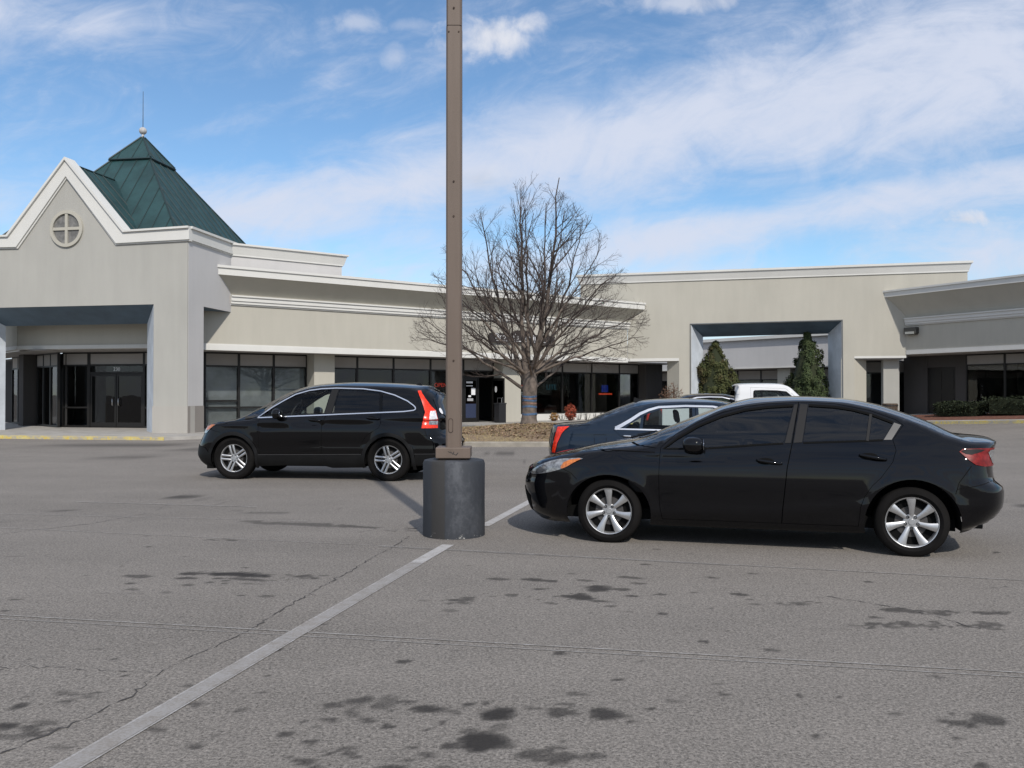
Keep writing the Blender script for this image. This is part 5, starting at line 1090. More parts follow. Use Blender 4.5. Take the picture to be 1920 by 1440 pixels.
def fill(outer, holes=(), step=0.05):
    """triangulate a 2-D region with holes, with interior points"""
    loops = [dense(outer, step*0.7)] + [dense(h, step*0.7) for h in holes]; vs = []; ed = []
    for L in loops: b = len(vs); vs += L; ed += [(b + i, b + (i+1) % len(L)) for i in range(len(L))]
    P = np.array(vs); gx, gy = np.meshgrid(np.arange(P[:, 0].min(), P[:, 0].max(), step), np.arange(P[:, 1].min(), P[:, 1].max(), step)); gx = gx.ravel(); gy = gy.ravel()
    ok = inside(gx, gy, loops[0])
    for h in loops[1:]: ok &= ~inside(gx, gy, h)
    gx, gy = gx[ok], gy[ok]
    if len(gx):
        d = np.full(len(gx), 9.0)
        for k in range(0, len(gx), 400): d[k:k+400] = np.sqrt(((np.stack([gx, gy], -1)[k:k+400, None] - P[None])**2).sum(-1)).min(1)
        gx, gy = gx[d > step*0.45], gy[d > step*0.45]
    pts = [Vector(p) for p in vs] + [Vector((float(a), float(b))) for a, b in zip(gx, gy)]
    V, _, T, *_ = delaunay_2d_cdt(pts, ed, [], 0, 1e-6)
    V = np.array([(v.x, v.y) for v in V]); C = np.array([V[list(t)].mean(0) for t in T]); ok = inside(C[:, 0], C[:, 1], loops[0])
    for h in loops[1:]: ok &= ~inside(C[:, 0], C[:, 1], h)
    tri = []
    for t, o in zip(T, ok):
        if not o: continue
        a, b, c = V[t[0]], V[t[1]], V[t[2]]; ar = (b[0]-a[0])*(c[1]-a[1]) - (c[0]-a[0])*(b[1]-a[1])
        if abs(ar) > 1e-10: tri.append(tuple(t) if ar > 0 else tuple(t[::-1]))
    return V, tri
def strip_poly(line, w, taper=None):
    P = [np.array(p, float) for p in line]; L = []; Rr = []
    for i, p in enumerate(P):
        d = P[min(i+1, len(P)-1)] - P[max(i-1, 0)]; d /= np.linalg.norm(d); n = np.array([-d[1], d[0]]); ww = w if taper is None else taper[i]; L.append(tuple(p + n*ww/2)); Rr.append(tuple(p - n*ww/2))
    return L + Rr[::-1]
class SideMesh:
    """mesh with analytic normals made of patches on a car's surface; near and far side"""
    def __init__(s, sh): s.sh = sh; s.P = []; s.N = []; s.F = []; s.M = []; s.n = 0
    def raw(s, p, n, f, mi=0):
        s.P.append(np.asarray(p, float)); s.N.append(np.asarray(n, float)); s.F += [tuple(s.n + i for i in t) for t in f]; s.M += [mi]*len(f); s.n += len(p); return s
    def patch(s, outer, holes=(), off=0.0, step=0.05, mi=0, sides=(1, -1)):
        V, T = fill(outer, holes, step); p, n = s.sh.side(V[:, 0], V[:, 1], off)
        for sd in sides:
            if sd == 1: s.raw(p, n, T, mi)
            else: s.raw(p*np.array([1, -1, 1]), n*np.array([1, -1, 1]), [t[::-1] for t in T], mi)
        return s
    def endpatch(s, outer, hi, off=0.003, step=0.05, mi=0):
        V, T = fill(outer, (), step); p = s.sh.end(V[:, 0], V[:, 1], hi, off); e = 2e-3
        py = s.sh.end(V[:, 0] + e, V[:, 1], hi, off) - s.sh.end(V[:, 0] - e, V[:, 1], hi, off); pz = s.sh.end(V[:, 0], V[:, 1] + e, hi, off) - s.sh.end(V[:, 0], V[:, 1] - e, hi, off); n = np.cross(py, pz); n /= np.linalg.norm(n, axis=1, keepdims=True) + 1e-12
        if not hi: n = -n; T = [t[::-1] for t in T]
        s.raw(p, n, T, mi); return s
    def obj(s, name, mats, parent, label=None):
        me = bpy.data.meshes.new(name); P = np.concatenate(s.P); N = np.concatenate(s.N); me.from_pydata([tuple(p) for p in P], [], s.F)
        mats = mats if isinstance(mats, (list, tuple)) else [mats]
        for m in mats: me.materials.append(m)
        me.polygons.foreach_set('material_index', s.M); me.polygons.foreach_set('use_smooth', [True]*len(s.F)); me.update()
        me.normals_split_custom_set_from_vertices([tuple(n) for n in N])
        o = bpy.data.objects.new(name, me); COL.objects.link(o); o.parent = parent
        if label: o['label'] = label
        return o
def spoke_mesh(mb, r0, r1, ang, w0, w1, yf0, yf1, depth=0.028, shift=0.0, swirl=0.0, n=7, pw=1.4, ridge=0.006):
    rows = []
    for k in range(n):
        t_ = k/(n-1); r_ = r0 + (r1 - r0)*t_; w = w0 + (w1 - w0)*t_**pw; y = yf0 + (yf1 - yf0)*t_ - 0.006*math.sin(math.pi*t_); a = ang + swirl*t_*t_
        ca, sa = math.cos(a), math.sin(a)
        def P(u, yy): return (ca*r_ - sa*(u + shift), yy, sa*r_ + ca*(u + shift))
        rows.append([P(-w, y + depth), P(-w, y + 0.005), P(-w*0.72, y), P(0, y - ridge), P(w*0.72, y), P(w, y + 0.005), P(w, y + depth)])
    m = len(rows[0]); vs = [p for r_ in rows for p in r_]; fs = [(i*m + j, i*m + j + 1, (i+1)*m + j + 1, (i+1)*m + j) for i in range(n-1) for j in range(m-1)]
    mb.add(vs, fs)
M_TYRE = mat('tyre_rubber', (0.0085, 0.0078, 0.0075), 0.85, spec=0.12, var=0.25, vscale=5, bump=0.15, bscale=90)
M_ALLOY = mat('alloy_silver', (0.50, 0.50, 0.50), 0.36, metal=0.8, var=0.08, vscale=8)
M_ALLOYD = mat('alloy_dark', (0.07, 0.07, 0.072), 0.5, metal=0.6)  # darker alloy for the lug nuts
M_BRAKE = mat('brake_steel', (0.07, 0.066, 0.064), 0.6, metal=0.5)
M_BLACK = mat('black_void', (0.006, 0.006, 0.006), 0.95, spec=0.1)
M_PLASTIC = mat('black_plastic', (0.006, 0.006, 0.0065), 0.6, spec=0.25, var=0.2, vscale=6)
M_CHROME = mat('chrome', (0.85, 0.84, 0.83), 0.22, metal=1.0)
M_SATIN = mat('satin_grey_trim', (0.075, 0.074, 0.073), 0.42, metal=0.6); M_SATIND = mat('dark_satin_trim', (0.022, 0.0215, 0.022), 0.55, metal=0.0, spec=0.1); M_REDD = mat('deep_red_lens', (0.17, 0.012, 0.011), 0.4, spec=0.2, var=0.35, vscale=30)
M_RED = mat('red_lens', (0.80, 0.032, 0.008), 0.25, coat=0.35, spec=0.3, var=0.35, vscale=30)
M_CLEAR = mat('clear_lens', (0.24, 0.245, 0.25), 0.10, coat=1.0, metal=0.35, var=0.5, vscale=26)
M_AMBER = mat('amber_lens', (0.50, 0.14, 0.02), 0.12, coat=1.0, var=0.3, vscale=30)
M_BEZEL = mat('smoked_bezel', (0.07, 0.072, 0.076), 0.15, coat=1.0, var=0.6, vscale=18)
M_SEAT = mat('car_interior', (0.030, 0.029, 0.028), 0.9); M_SEATG = mat('car_interior_grey', (0.13, 0.13, 0.125), 0.9)
G_TINT = glass('tinted_car_glass', (0.05, 0.05, 0.052), 0.9, 0.008, 1.6); G_CLEAR = glass('clear_car_glass', (0.72, 0.78, 0.77), 0.85, 0.006, 1.35); G_DARK = glass('privacy_car_glass', (0.09, 0.095, 0.10), 0.9, 0.008, 1.48)
def paint(name, base, coat=1.0, rough=0.35, flake=0.0):
    m = bpy.data.materials.new(name); m.use_nodes = True; MATS[name] = m; t = NT(m.node_tree); b = t.n['Principled BSDF']
    b.inputs['Metallic'].default_value = 0.0; b.inputs['Specular IOR Level'].default_value = 0.0; b.inputs['Coat Weight'].default_value = coat; b.inputs['Coat IOR'].default_value = 1.42
    ob = t.node('ShaderNodeTexCoord').outputs['Object']; sp = t.node('ShaderNodeSeparateXYZ'); t.l.new(ob, sp.inputs[0])
    n = t.noise(ob, 2.3, 6, 0.6); d = t.noise(t.vec(t.m('MULTIPLY', sp.outputs[0], 0.5), sp.outputs[1], t.m('MULTIPLY', sp.outputs[2], 2.0)), 5.0, 6, 0.65)
    # road dust, thickest on the lower flanks
    low = t.sstep(sp.outputs[2], 0.75, 0.15); dust = t.m('ADD', t.m('MULTIPLY', t.sstep(d, 0.3, 0.75), 0.002), t.m('MULTIPLY', t.m('MULTIPLY', low, t.sstep(n, 0.25, 0.75)), 0.010))
    t.l.new(t.mix(dust, (*base, 1), (0.16, 0.145, 0.13)), b.inputs['Base Color']); b.inputs['Roughness'].default_value = rough
    t.l.new(t.m('ADD', 0.05, t.m('MULTIPLY', dust, 4.0)), b.inputs['Coat Roughness'])
    return m
def wheel(parent, x, y, z, rt, rr, style, flip=False):
    w = MB()
    w.lathe([(0.001, -0.030), (rr*0.94, -0.030), (rr*0.94, 0.06), (0.001, 0.06)], 28, axis='y')
    w.lathe([(0.05, -0.036), (rr*0.62, -0.036), (rr*0.62, -0.030)], 28, axis='y', mi=1)
    o = w.build('wheel', [M_BLACK, M_BRAKE], parent, auto=35); o.location = (x, y, z); o.rotation_euler = (0, 0, math.pi if flip else 0)
    t = MB(); h = 0.104
    prof = [(rr*0.985, -0.070), (rr + 0.008, -0.088), (rr + 0.016, -0.094), (rt - 0.062, -h - 0.003), (rt - 0.058, -h - 0.006), (rt - 0.034, -h), (rt - 0.016, -0.094), (rt - 0.004, -0.080), (rt, -0.062), (rt, 0.062), (rt - 0.004, 0.08), (rt - 0.03, h), (rr, 0.085), (rr*0.985, 0.07)]
    t.lathe(prof, 56, axis='y', close=False)
    for rg in (-0.035, 0.0, 0.035): t.lathe([(rt + 0.0004, rg - 0.004), (rt + 0.0004, rg + 0.004)], 56, axis='y')
    t.build('tyre', M_TYRE, o, auto=50)
    r_ = MB()
    r_.lathe([(rr*0.93, 0.05), (rr*0.935, -0.055), (rr*0.95, -0.078), (rr*0.985, -0.088), (rr*1.01, -0.090), (rr*1.02, -0.080), (rr*1.015, -0.068)], 56, axis='y')
    if style == 'seven':
        for k in range(7): spoke_mesh(r_, 0.040, rr*0.965, R(89 + k*360/7), 0.019, 0.040, -0.058, -0.085, swirl=0.05, pw=2.0, ridge=0.003)
        r_.lathe([(0.001, -0.062), (0.058, -0.062), (0.068, -0.054), (0.070, -0.03)], 30, axis='y'); r_.lathe([(0.001, -0.070), (0.024, -0.070), (0.028, -0.062)], 24, axis='y')
    elif style == 'twin':
        for k in range(5):
            for sg in (-1, 1): spoke_mesh(r_, 0.035, rr*0.965, R(104 + k*72), 0.014, 0.020, -0.062, -0.084, shift=sg*0.030, swirl=0.0, pw=1.0, ridge=0.004)
        r_.lathe([(0.001, -0.066), (0.060, -0.066), (0.070, -0.056), (0.072, -0.03)], 30, axis='y'); r_.lathe([(0.001, -0.072), (0.027, -0.072), (0.030, -0.064)], 24, axis='y')
    else:
        for k in range(10): spoke_mesh(r_, 0.04, rr*0.965, R(90 + k*36), 0.012, 0.018, -0.06, -0.084)
        r_.lathe([(0.001, -0.066), (0.060, -0.066), (0.066, -0.03)], 30, axis='y')
    l = r_
    for k in range(5):
        a = R(54 + 72*k + (14 if style == 'twin' else 0)); l.lathe([(0.0145, -0.05), (0.0145, -0.069), (0.008, -0.0695), (0.007, -0.062), (0.001, -0.062)], 8, mi=1, axis='y', org=(0.052*math.cos(a), 0, 0.052*math.sin(a)))
    r_.build('rim', [M_ALLOY, M_ALLOYD], o, auto=30)
    return o
def ellipsoid(mb, c, r_, n=16, m=10, cut=None, mi=0, pw=1.0):
    vs = []; fs = []
    for i in range(m+1):
        th = math.pi*i/m
        for k in range(n):
            ph = 2*math.pi*k/n; sx = lambda v: math.copysign(abs(v)**pw, v); p = [c[0] + r_[0]*sx(math.sin(th)*math.cos(ph)), c[1] + r_[1]*sx(math.sin(th)*math.sin(ph)), c[2] + r_[2]*sx(math.cos(th))]
            if cut and p[0] > cut: p[0] = cut
            vs.append(tuple(p))
    for i in range(m):
        for k in range(n): fs.append((i*n + k, (i+1)*n + k, (i+1)*n + (k+1) % n, i*n + (k+1) % n))
    mb.add(vs, fs, mi)
def build_car(sp, root):
    sh = Shape(sp); P = sp['paint']; W = sp['W']; st = sp.get('step', 0.05)
    # side outline
    lo = sorted(sp['lo'], key=lambda p: p[1]); hi = sorted(sp['hi'], key=lambda p: p[1])
    zl = np.linspace(lo[0][1], lo[-1][1], 26); zh = np.linspace(hi[0][1], hi[-1][1], 26)
    low_side = [(float(sh.lo(z)) + 0.0005, float(z)) for z in zl]; hi_side = [(float(sh.hi(z)) - 0.0005, float(z)) for z in zh]
    L = sh.xb - sh.xa; u = np.linspace(0, 1, 90); xs = sh.xa + L*(0.5 - 0.5*np.cos(np.pi*u)); top = [(float(x), float(sh.zs(x)) - 0.0002) for x in xs]
    def arc(a, zb0, zb1):
        cx, cz, rx, rz = a; t1 = math.pi - math.asin((zb0 - cz)/rz); t0 = math.asin((zb1 - cz)/rz)
        return [(cx + rx*math.cos(t), cz + rz*math.sin(t)) for t in np.linspace(t1, t0, 26)]
    ar = sorted(sh.arch); zb = sp['sill']
    bottom = list(sp['bottom_lo']) + arc(ar[0], zb[0], zb[1])
    if len(ar) > 1: bottom += sp.get('sill_line', []) + arc(ar[1], zb[2], zb[3])
    bottom += list(sp['bottom_hi'])
    outline = bottom + hi_side + top[::-1][1:-1] + low_side[::-1]
    # drop doubled points
    o2 = [outline[0]]
    for p in outline[1:]:
        if math.hypot(p[0]-o2[-1][0], p[1]-o2[-1][1]) > 1e-4: o2.append(p)
    outline = o2
    op = sp['opening']; holes = [op] + [w for w in sp.get('body_windows', [])]
    body = SideMesh(sh); body.patch(outline, holes, 0.0, st)
    # top skin in bands: low end, glass, roof, glass, high end
    vs_ = np.linspace(-1, 1, 31)
    def xv(c, v): return c[0] + (c[1] - c[0])*abs(v)**2
    cuts = [(sh.xa, sh.xa)] + [c for g in sp['glass'] for c in g[:2]] + [(sh.xb, sh.xb)]
    gls = []
    for b in range(len(cuts)-1):
        c0, c1 = cuts[b], cuts[b+1]; isg = (b % 2 == 1); n = 22; pp = []; 
        for k in range(n+1):
            q = k/n
            if b == 0: q = q**2
            if b == len(cuts)-2: q = 1 - (1-q)**2
            for v in vs_:
                x = xv(c0, v)*(1-q) + xv(c1, v)*q; x = min(max(x, sh.xa), sh.xb); pp.append((x, v))
        pp = np.array(pp); Ws = sh.Y(pp[:, 0], sh.zs(pp[:, 0]) - 0.0002); y = pp[:, 1]*Ws; z = sh.ztop(pp[:, 0], y); z = np.where(np.abs(pp[:, 1]) > 0.999, sh.zs(pp[:, 0]) - 0.0002, z)
        e = 3e-3; zx = (sh.ztop(np.minimum(pp[:, 0] + e, sh.xb), y) - sh.ztop(np.maximum(pp[:, 0] - e, sh.xa), y))/(2*e); yy = np.clip(np.abs(y), 0, Ws*0.995); zy = (sh.ztop(pp[:, 0], yy + e) - sh.ztop(pp[:, 0], yy - e))/(2*e)*np.sign(y); N = np.stack([-zx, -zy, np.ones_like(zx)], -1); N /= np.linalg.norm(N, axis=1, keepdims=True)
        m = len(vs_); fb, fg = [], []
        for i in range(n):
            for j in range(m-1):
                f = (i*m + j, (i+1)*m + j, (i+1)*m + j + 1, i*m + j + 1); vm = 0.5*(vs_[j] + vs_[j+1])
                (fg if (isg and abs(vm) < sp.get('gv', 0.90)) else fb).append(f)
        pts = np.stack([pp[:, 0], y, z], -1); body.raw(pts, N, fb)
        if fg: g_ = SideMesh(sh); g_.raw(pts, N, fg, 0); gls.append((pp[:, 0].mean(), g_))
    # shadow gaps behind the panel joints
    ln = [op + [op[0]]] + sp['cuts']
    for l in ln:
        d = dense(l, 0.04, False); body.patch(strip_poly(d, 0.03), (), -0.014, 0.06, 1)
    for l in sp.get('seams', []): body.patch(strip_poly(dense(l, 0.03, False), 0.006), (), 0.0012, 0.06, 1)
    bo = body.obj('body', [P, M_BLACK], root)
    # wheel houses and floor
    ub = MB()
    for (cx, cz, rx, rz) in sh.arch:
        n = 18
        for sg in (-1, 1):
            v = []
            for k in range(n+1):
                a = math.pi*1.08*k/n - 0.04*math.pi
                for yy in (W - 0.035, W - 0.30): v.append((cx + rx*1.0*math.cos(a), sg*yy, cz + rz*1.0*math.sin(a)))
            ub.add(v, [(2*k, 2*k+1, 2*k+3, 2*k+2) for k in range(n)]); ub.add([(v[2*k+1]) for k in range(n+1)], [tuple(range(n+1))])
    fl = sp['floor']; ub.box(fl[0], fl[1], -W + 0.16, W - 0.16, fl[2], fl[2] + 0.10)
    for (a, b) in sp.get('underparts', []): ub.box(a, b, -0.55, 0.55, fl[2] - 0.03, fl[2] + 0.06)
    for (a, b, c, d_) in sp.get('front_box', []): ub.box(a, b, -W + 0.10, W - 0.10, c, d_)
    ub.build('underbody', M_BLACK, bo)
    for k_, (mx_, g_) in enumerate(sorted(gls, key=lambda q: -q[0]*sp['seats'][0][1]*-1)): g_.obj('windscreen' if k_ == 0 else 'rear_window', sp['screen_glass'], root)
    # doors with their windows
    for i, (dp, wins) in enumerate(sp['doors']):
        for sd in (1, -1):
            d = SideMesh(sh); d.patch(inset_poly(dense(dp, 0.05), 0.004), [w for w, _ in wins], 0.0, st, 0, (sd,)); do = d.obj('door', P, root)
            for w, g in wins: SideMesh(sh).patch(w, (), -0.007, 0.06, 0, (sd,)).obj('window', g, do)
            if sp['handles']:
                hm = MB(); a, b, kind = sp['handles'][i]; aa = np.linspace(0, 1, 9); hx = a[0] + (b[0]-a[0])*aa; hz = a[1] + (b[1]-a[1])*aa; pp, _ = sh.side(hx, hz, 0.0); bow = 0.030*np.sin(np.pi*np.clip(aa*1.02, 0.04, 0.97))**0.5 + 0.002
                pts = [(p[0], (p[1] - bw)*sd, p[2]) for p, bw in zip(pp, bow)]; hm.tube(pts, [0.008, 0.013, 0.015, 0.015, 0.015, 0.015, 0.014, 0.013, 0.009], 8); hm.build('handle', M_CHROME if kind == 'chrome' else P, do, smooth=True)
                cup = [(a[0] + (b[0]-a[0])*0.36 + 0.075*math.cos(t), a[1] + (b[1]-a[1])*0.36 + 0.030*math.sin(t)) for t in np.linspace(0, 2*math.pi, 20, endpoint=False)]
                SideMesh(sh).patch(cup, (), 0.0015, 0.05, 0, (sd,)).obj('handle_cup', M_BLACK if kind != 'chrome' else P, do)
    for w, g in sp.get('body_glass', []):
        for sd in (1, -1): SideMesh(sh).patch(w, (), -0.006, 0.06, 0, (sd,)).obj('quarter_window', g, root)
    # trims, lamps and other surface parts: (name, material, polygon, offset, parent key)
    made = {}
    for it in sp.get('overlays', []):
        nm, m, poly, off = it[:4]; par = made.get(it[4], root) if len(it) > 4 else root
        for sd in (1, -1):
            o = SideMesh(sh).patch(poly, (), off, 0.04, 0, (sd,)).obj(nm, m, made.get((it[4], sd), root) if len(it) > 4 else root); made[(nm, sd)] = o
    for nm, m, poly, hi_, off in sp.get('ends', []): SideMesh(sh).endpatch(poly, hi_, off).obj(nm, m, root)
    # mirrors
    for sd in (1, -1):
        mx, mz, rx, rz, dr = sp['mirror']; p, _ = sh.side([mx], [mz], 0.0); y0 = p[0][1]; mm = MB(); ellipsoid(mm, (mx, (y0 - 0.115)*sd, mz + 0.015), (rx, 0.095, rz), 18, 12, pw=0.82)
        mo = mm.build('mirror', sp.get('mirror_paint', P), root, smooth=True)
        b = MB(); b.tube([(mx + 0.02*dr*-1, (y0 + 0.03)*sd, mz - 0.05), (mx, (y0 - 0.06)*sd, mz - 0.035), (mx, (y0 - 0.10)*sd, mz - 0.02)], [0.035, 0.026, 0.03], 10); b.build('mirror_arm', M_PLASTIC, mo, smooth=True)
        g = MB(); ellipsoid(g, (mx - dr*(rx - 0.008), (y0 - 0.115)*sd, mz + 0.012), (0.012, 0.078, rz*0.8), 14, 8); g.build('mirror_glass', mat('mirror_silver', (0.22, 0.23, 0.25), 0.08, metal=1.0), mo, smooth=True)
    # wheels
    for (cx, cz, rx, rz) in sh.arch:
        for sg in (-1, 1): wheel(root, cx, sg*(W - 0.128), sp['rt'] - 0.006, sp['rt'], sp['rr'], sp['rim'], sg == 1)
    # cabin
    if 'seats' in sp:
        for sx, dr in sp['seats']:
            for yy in (-0.37, 0.37):
                m_ = MB(); zf = sp['seat_z']
                m_.prism([(sx - dr*0.50, zf), (sx, zf), (sx + dr*0.16, zf + 0.58), (sx + dr*0.06, zf + 0.60), (sx - dr*0.10, zf + 0.16), (sx - dr*0.50, zf + 0.16)], lambda a, b: (a, yy - 0.23, b), lambda a, b: (a, yy + 0.23, b))
                m_.prism([(sx + dr*0.10, zf + 0.62), (sx + dr*0.19, zf + 0.62), (sx + dr*0.21, zf + 0.80), (sx + dr*0.13, zf + 0.80)], lambda a, b: (a, yy - 0.12, b), lambda a, b: (a, yy + 0.12, b))
                m_.build('seat', sp.get('seat_mat', M_SEAT), root, bevel=0.03)
        d = MB(); dx, dr, dz = sp['dash']; d.prism([(dx - dr*0.45, dz - 0.02), (dx + dr*0.10, dz + 0.0), (dx + dr*0.18, dz - 0.10), (dx + dr*0.05, dz - 0.45), (dx - dr*0.45, dz - 0.45)], lambda a, b: (a, -W + 0.14, b), lambda a, b: (a, W - 0.14, b)); d.build('dashboard', M_SEAT, root, bevel=0.03)
        s_ = MB(); cy = sp['wheel_y']; ring = [(dx + dr*(0.30 + 0.07*math.sin(t)), cy + 0.185*math.cos(t), dz + 0.02 + 0.175*math.sin(t)) for t in np.linspace(0, 2*math.pi, 25)]; s_.tube(ring, 0.016, 8, caps=False); s_.tube([(dx + dr*0.12, cy, dz - 0.02), (dx + dr*0.29, cy, dz + 0.02)], 0.03, 8); s_.tube([ring[0], (dx + dr*0.29, cy, dz + 0.02), ring[12]], 0.014, 6); s_.build('steering_wheel', M_SEAT, root, smooth=True)
    return sh, bo
def place(o, d, W): n = (-d[1], d[0]); return (o[0] + n[0]*W, o[1] + n[1]*W, 0.0), math.atan2(d[1], d[0])
NORM = lambda d: (d[0]/math.hypot(*d), d[1]/math.hypot(*d))

# ---- black saloon, nearest -------------------------------------------
P_BLACK = paint('black_paint', (0.0016, 0.0017, 0.0026)); P_BLACK2 = paint('black_pearl_paint', (0.0016, 0.0016, 0.0021)); P_BLUE = paint('dark_blue_paint', (0.010, 0.018, 0.032), rough=0.3); P_WHITE = paint('white_paint', (0.62, 0.62, 0.62)); P_DARK = paint('dark_bronze_paint', (0.018, 0.015, 0.013))
sedan = dict(W=0.875, paint=P_BLACK, step=0.045, rim='seven', rt=0.306, rr=0.216,
    lo=[(-.85, .168), (-.925, .235), (-.962, .33), (-.980, .41), (-.988, .50), (-.985, .55), (-.965, .60)], Llo=.66, plo=2.25,
    hi=[(3.26, .235), (3.38, .29), (3.455, .36), (3.495, .44), (3.505, .555), (3.49, .615), (3.425, .66), (3.415, .78), (3.425, .90), (3.445, .95), (3.465, .985)], Lhi=.39, phi=2.5,
    zs=[(-.965, .60), (-.90, .662), (-.80, .722), (-.65, .776), (-.45, .822), (-.2, .868), (.08, .905), (.3, .928), (.47, .965), (.827, 1.168), (1.1, 1.286), (1.463, 1.345), (1.74, 1.358), (2.1, 1.343), (2.337, 1.297), (2.57, 1.225), (2.8, 1.135), (3.03, 1.036), (3.18, 1.0), (3.40, .993), (3.465, .985)],
    zc=[(-.965, .60), (-.90, .668), (-.80, .742), (-.65, .803), (-.45, .852), (-.2, .905), (.08, .948), (.2, .966), (.5, 1.085), (.903, 1.25), (1.087, 1.32), (1.372, 1.383), (1.768, 1.396), (2.154, 1.378), (2.406, 1.335), (2.654, 1.262), (2.898, 1.168), (3.142, 1.052), (3.26, 1.038), (3.41, 1.022), (3.465, .985)],
    base=[(.15, .12), (.20, .075), (.26, .045), (.34, .028), (.45, .012), (.6, .0), (.72, .005), (.80, .016), (.86, .030), (.92, .052), (.97, .08), (1.05, .122), (1.15, .178), (1.25, .232), (1.31, .268), (1.36, .305), (1.45, .36)],
    round=[(-1, .10), (.3, .10), (.6, .045), (2.5, .045), (3.0, .08), (3.5, .08)],
    creases=[([(-1, .80), (.1, .862), (.534, .845), (1.0, .875), (1.62, .925), (2.2, .935), (2.534, .918), (3.0, .945), (3.6, .95)], .013, .045), ([(-1, .25), (.4, .36), (1.5, .40), (2.2, .47), (3.5, .52)], -.012, .06)],
    arches=[(0.0, .285, .402, .366), (2.655, .285, .39, .392)], sill=(.175, .185, .185, .215), bottom_lo=[(-.80, .165), (-.60, .160)], sill_line=[(.60, .178), (2.05, .180)], bottom_hi=[(3.03, .215)],
    floor=(-.6, 3.02, .22), glass=[((.17, .47), (1.10, 1.30)), ((2.28, 2.20), (3.12, 2.98))], gv=.90, screen_glass=G_CLEAR,
    opening=[(1.573, .245), (.504, .245), (.479, .39), (.475, .636), (.48, .81), (.49, .915), (.62, 1.035), (.83, 1.152), (1.05, 1.243), (1.26, 1.300), (1.46, 1.327), (1.735, 1.341), (1.83, 1.341), (2.05, 1.330), (2.34, 1.270), (2.55, 1.19), (2.612, 1.14), (2.515, 1.012), (2.534, .923), (2.503, .824), (2.40, .680), (2.33, .610), (2.27, .52), (2.235, .42), (2.225, .30), (2.22, .245)],
    body_windows=[], cuts=[[(1.735, 1.343), (1.667, .969), (1.621, .758), (1.578, .353), (1.573, .245)]], handles=[((1.352, .818), (1.578, .787), 'paint'), ((2.226, .880), (2.452, .842), 'paint')])
cutl = [(1.735, 1.341), (1.667, .969), (1.621, .758), (1.578, .353), (1.573, .245)]
fw_ = [(.515, .902), (.872, .909), (1.364, .951), (1.590, .967), (1.686, 1.310), (1.461, 1.294), (1.256, 1.266), (1.04, 1.205), (.832, 1.115), (.65, 1.005)]
rw_ = [(1.762, .975), (2.286, .999), (2.335, 1.236), (2.2, 1.273), (2.045, 1.298), (1.824, 1.312)]; qw_ = [(2.318, 1.001), (2.431, 1.008), (2.525, 1.162), (2.362, 1.228)]
oi = sedan['opening']
sedan['doors'] = [(oi[:12] + cutl[1:-1], [(fw_, G_TINT)]), ([cutl[0]] + oi[12:] + cutl[::-1][0:4], [(rw_, G_TINT), (qw_, G_TINT)])]
tl_ = [(3.015, .94), (3.20, .947), (3.41, .95), (3.405, .86), (3.395, .79), (3.176, .796), (3.094, .854)]
sedan['overlays'] = [('window_trim', M_SATIN, [(2.438, 1.010), (2.502, 1.012), (2.590, 1.140), (2.536, 1.160)], .004), ('window_trim', M_SATIND, [(1.604, .970), (1.655, .972), (1.727, 1.322), (1.696, 1.316)], .004), ('window_trim', M_SATIND, [(1.680, .973), (1.752, .978), (1.815, 1.318), (1.748, 1.323)], .004), ('window_trim', M_SATIND, strip_poly([(2.302, 1.0), (2.348, 1.235)], .022), .004),
    ('window_seal', M_BLACK, strip_poly(dense(fw_[9:10] + [fw_[0]] + fw_[1:4], .05, False), .016), .003), ('window_seal', M_BLACK, strip_poly(dense([rw_[0], rw_[1], qw_[0], qw_[1]], .05, False), .016), .003), ('window_seal', M_BLACK, strip_poly(dense(fw_[4:] , .05, False), .020), .003), ('window_seal', M_BLACK, strip_poly(dense([rw_[5], rw_[4], rw_[3], rw_[2], qw_[3], qw_[2]], .05, False), .020), .003),
    ('tail_light', M_REDD, smooth_poly(tl_, 1), .006), ('tail_light_lens', M_CLEAR, smooth_poly([(3.27, .93), (3.40, .938), (3.398, .86), (3.390, .81), (3.33, .805), (3.30, .86)], 1), .009, 'tail_light'), ('tail_light_lens', M_SATIND, smooth_poly([(3.03, .938), (3.26, .94), (3.20, .915), (3.10, .885)], 1), .009, 'tail_light'),
    ('headlight', M_CLEAR, smooth_poly([(-.86, .612), (-.74, .695), (-.60, .755), (-.45, .79), (-.221, .803), (-.32, .765), (-.417, .705), (-.62, .643)], 1), .006), ('headlight_marker', M_AMBER, smooth_poly([(-.42, .772), (-.24, .800), (-.33, .757), (-.43, .700), (-.47, .70)], 1), .009, 'headlight'), ('headlight_bezel', M_BEZEL, smooth_poly([(-.83, .618), (-.72, .69), (-.62, .735), (-.60, .66)], 1), .008, 'headlight')]
sedan['seams'] = [[(-.45, .700), (-.36, .66), (-.30, .60)], [(-.965, .595), (-.88, .605), (-.62, .638)], [(.47, .965), (.50, .915)], [(3.12, .80), (3.02, .66), (2.99, .56)], [(.44, .87), (-.10, .885)], [(3.40, .66), (3.30, .665), (3.10, .62), (3.0, .60)]]
sedan['ends'] = [('grille', M_BLACK, [(-.52, .24), (.52, .24), (.60, .40), (.40, .47), (-.40, .47), (-.60, .40)], False, .004), ('number_plate', M_PAPER, [(-.16, .66), (.16, .66), (.16, .80), (-.16, .80)], True, .006)]
sedan.update(mirror=(.80, .935, .100, .075, -1), seats=[(1.55, 1), (2.35, 1)], seat_z=.42, dash=(.62, 1, .92), wheel_y=-.37)
d_ = NORM((0.96367, -0.26710)); loc, rz = place((0.9097, 8.1024), d_, sedan['W'])
car = empty('parked_car', loc, rz, 'black four door saloon with dark tinted windows and seven spoke wheels', 'car')
shp, bo = build_car(sedan, car)
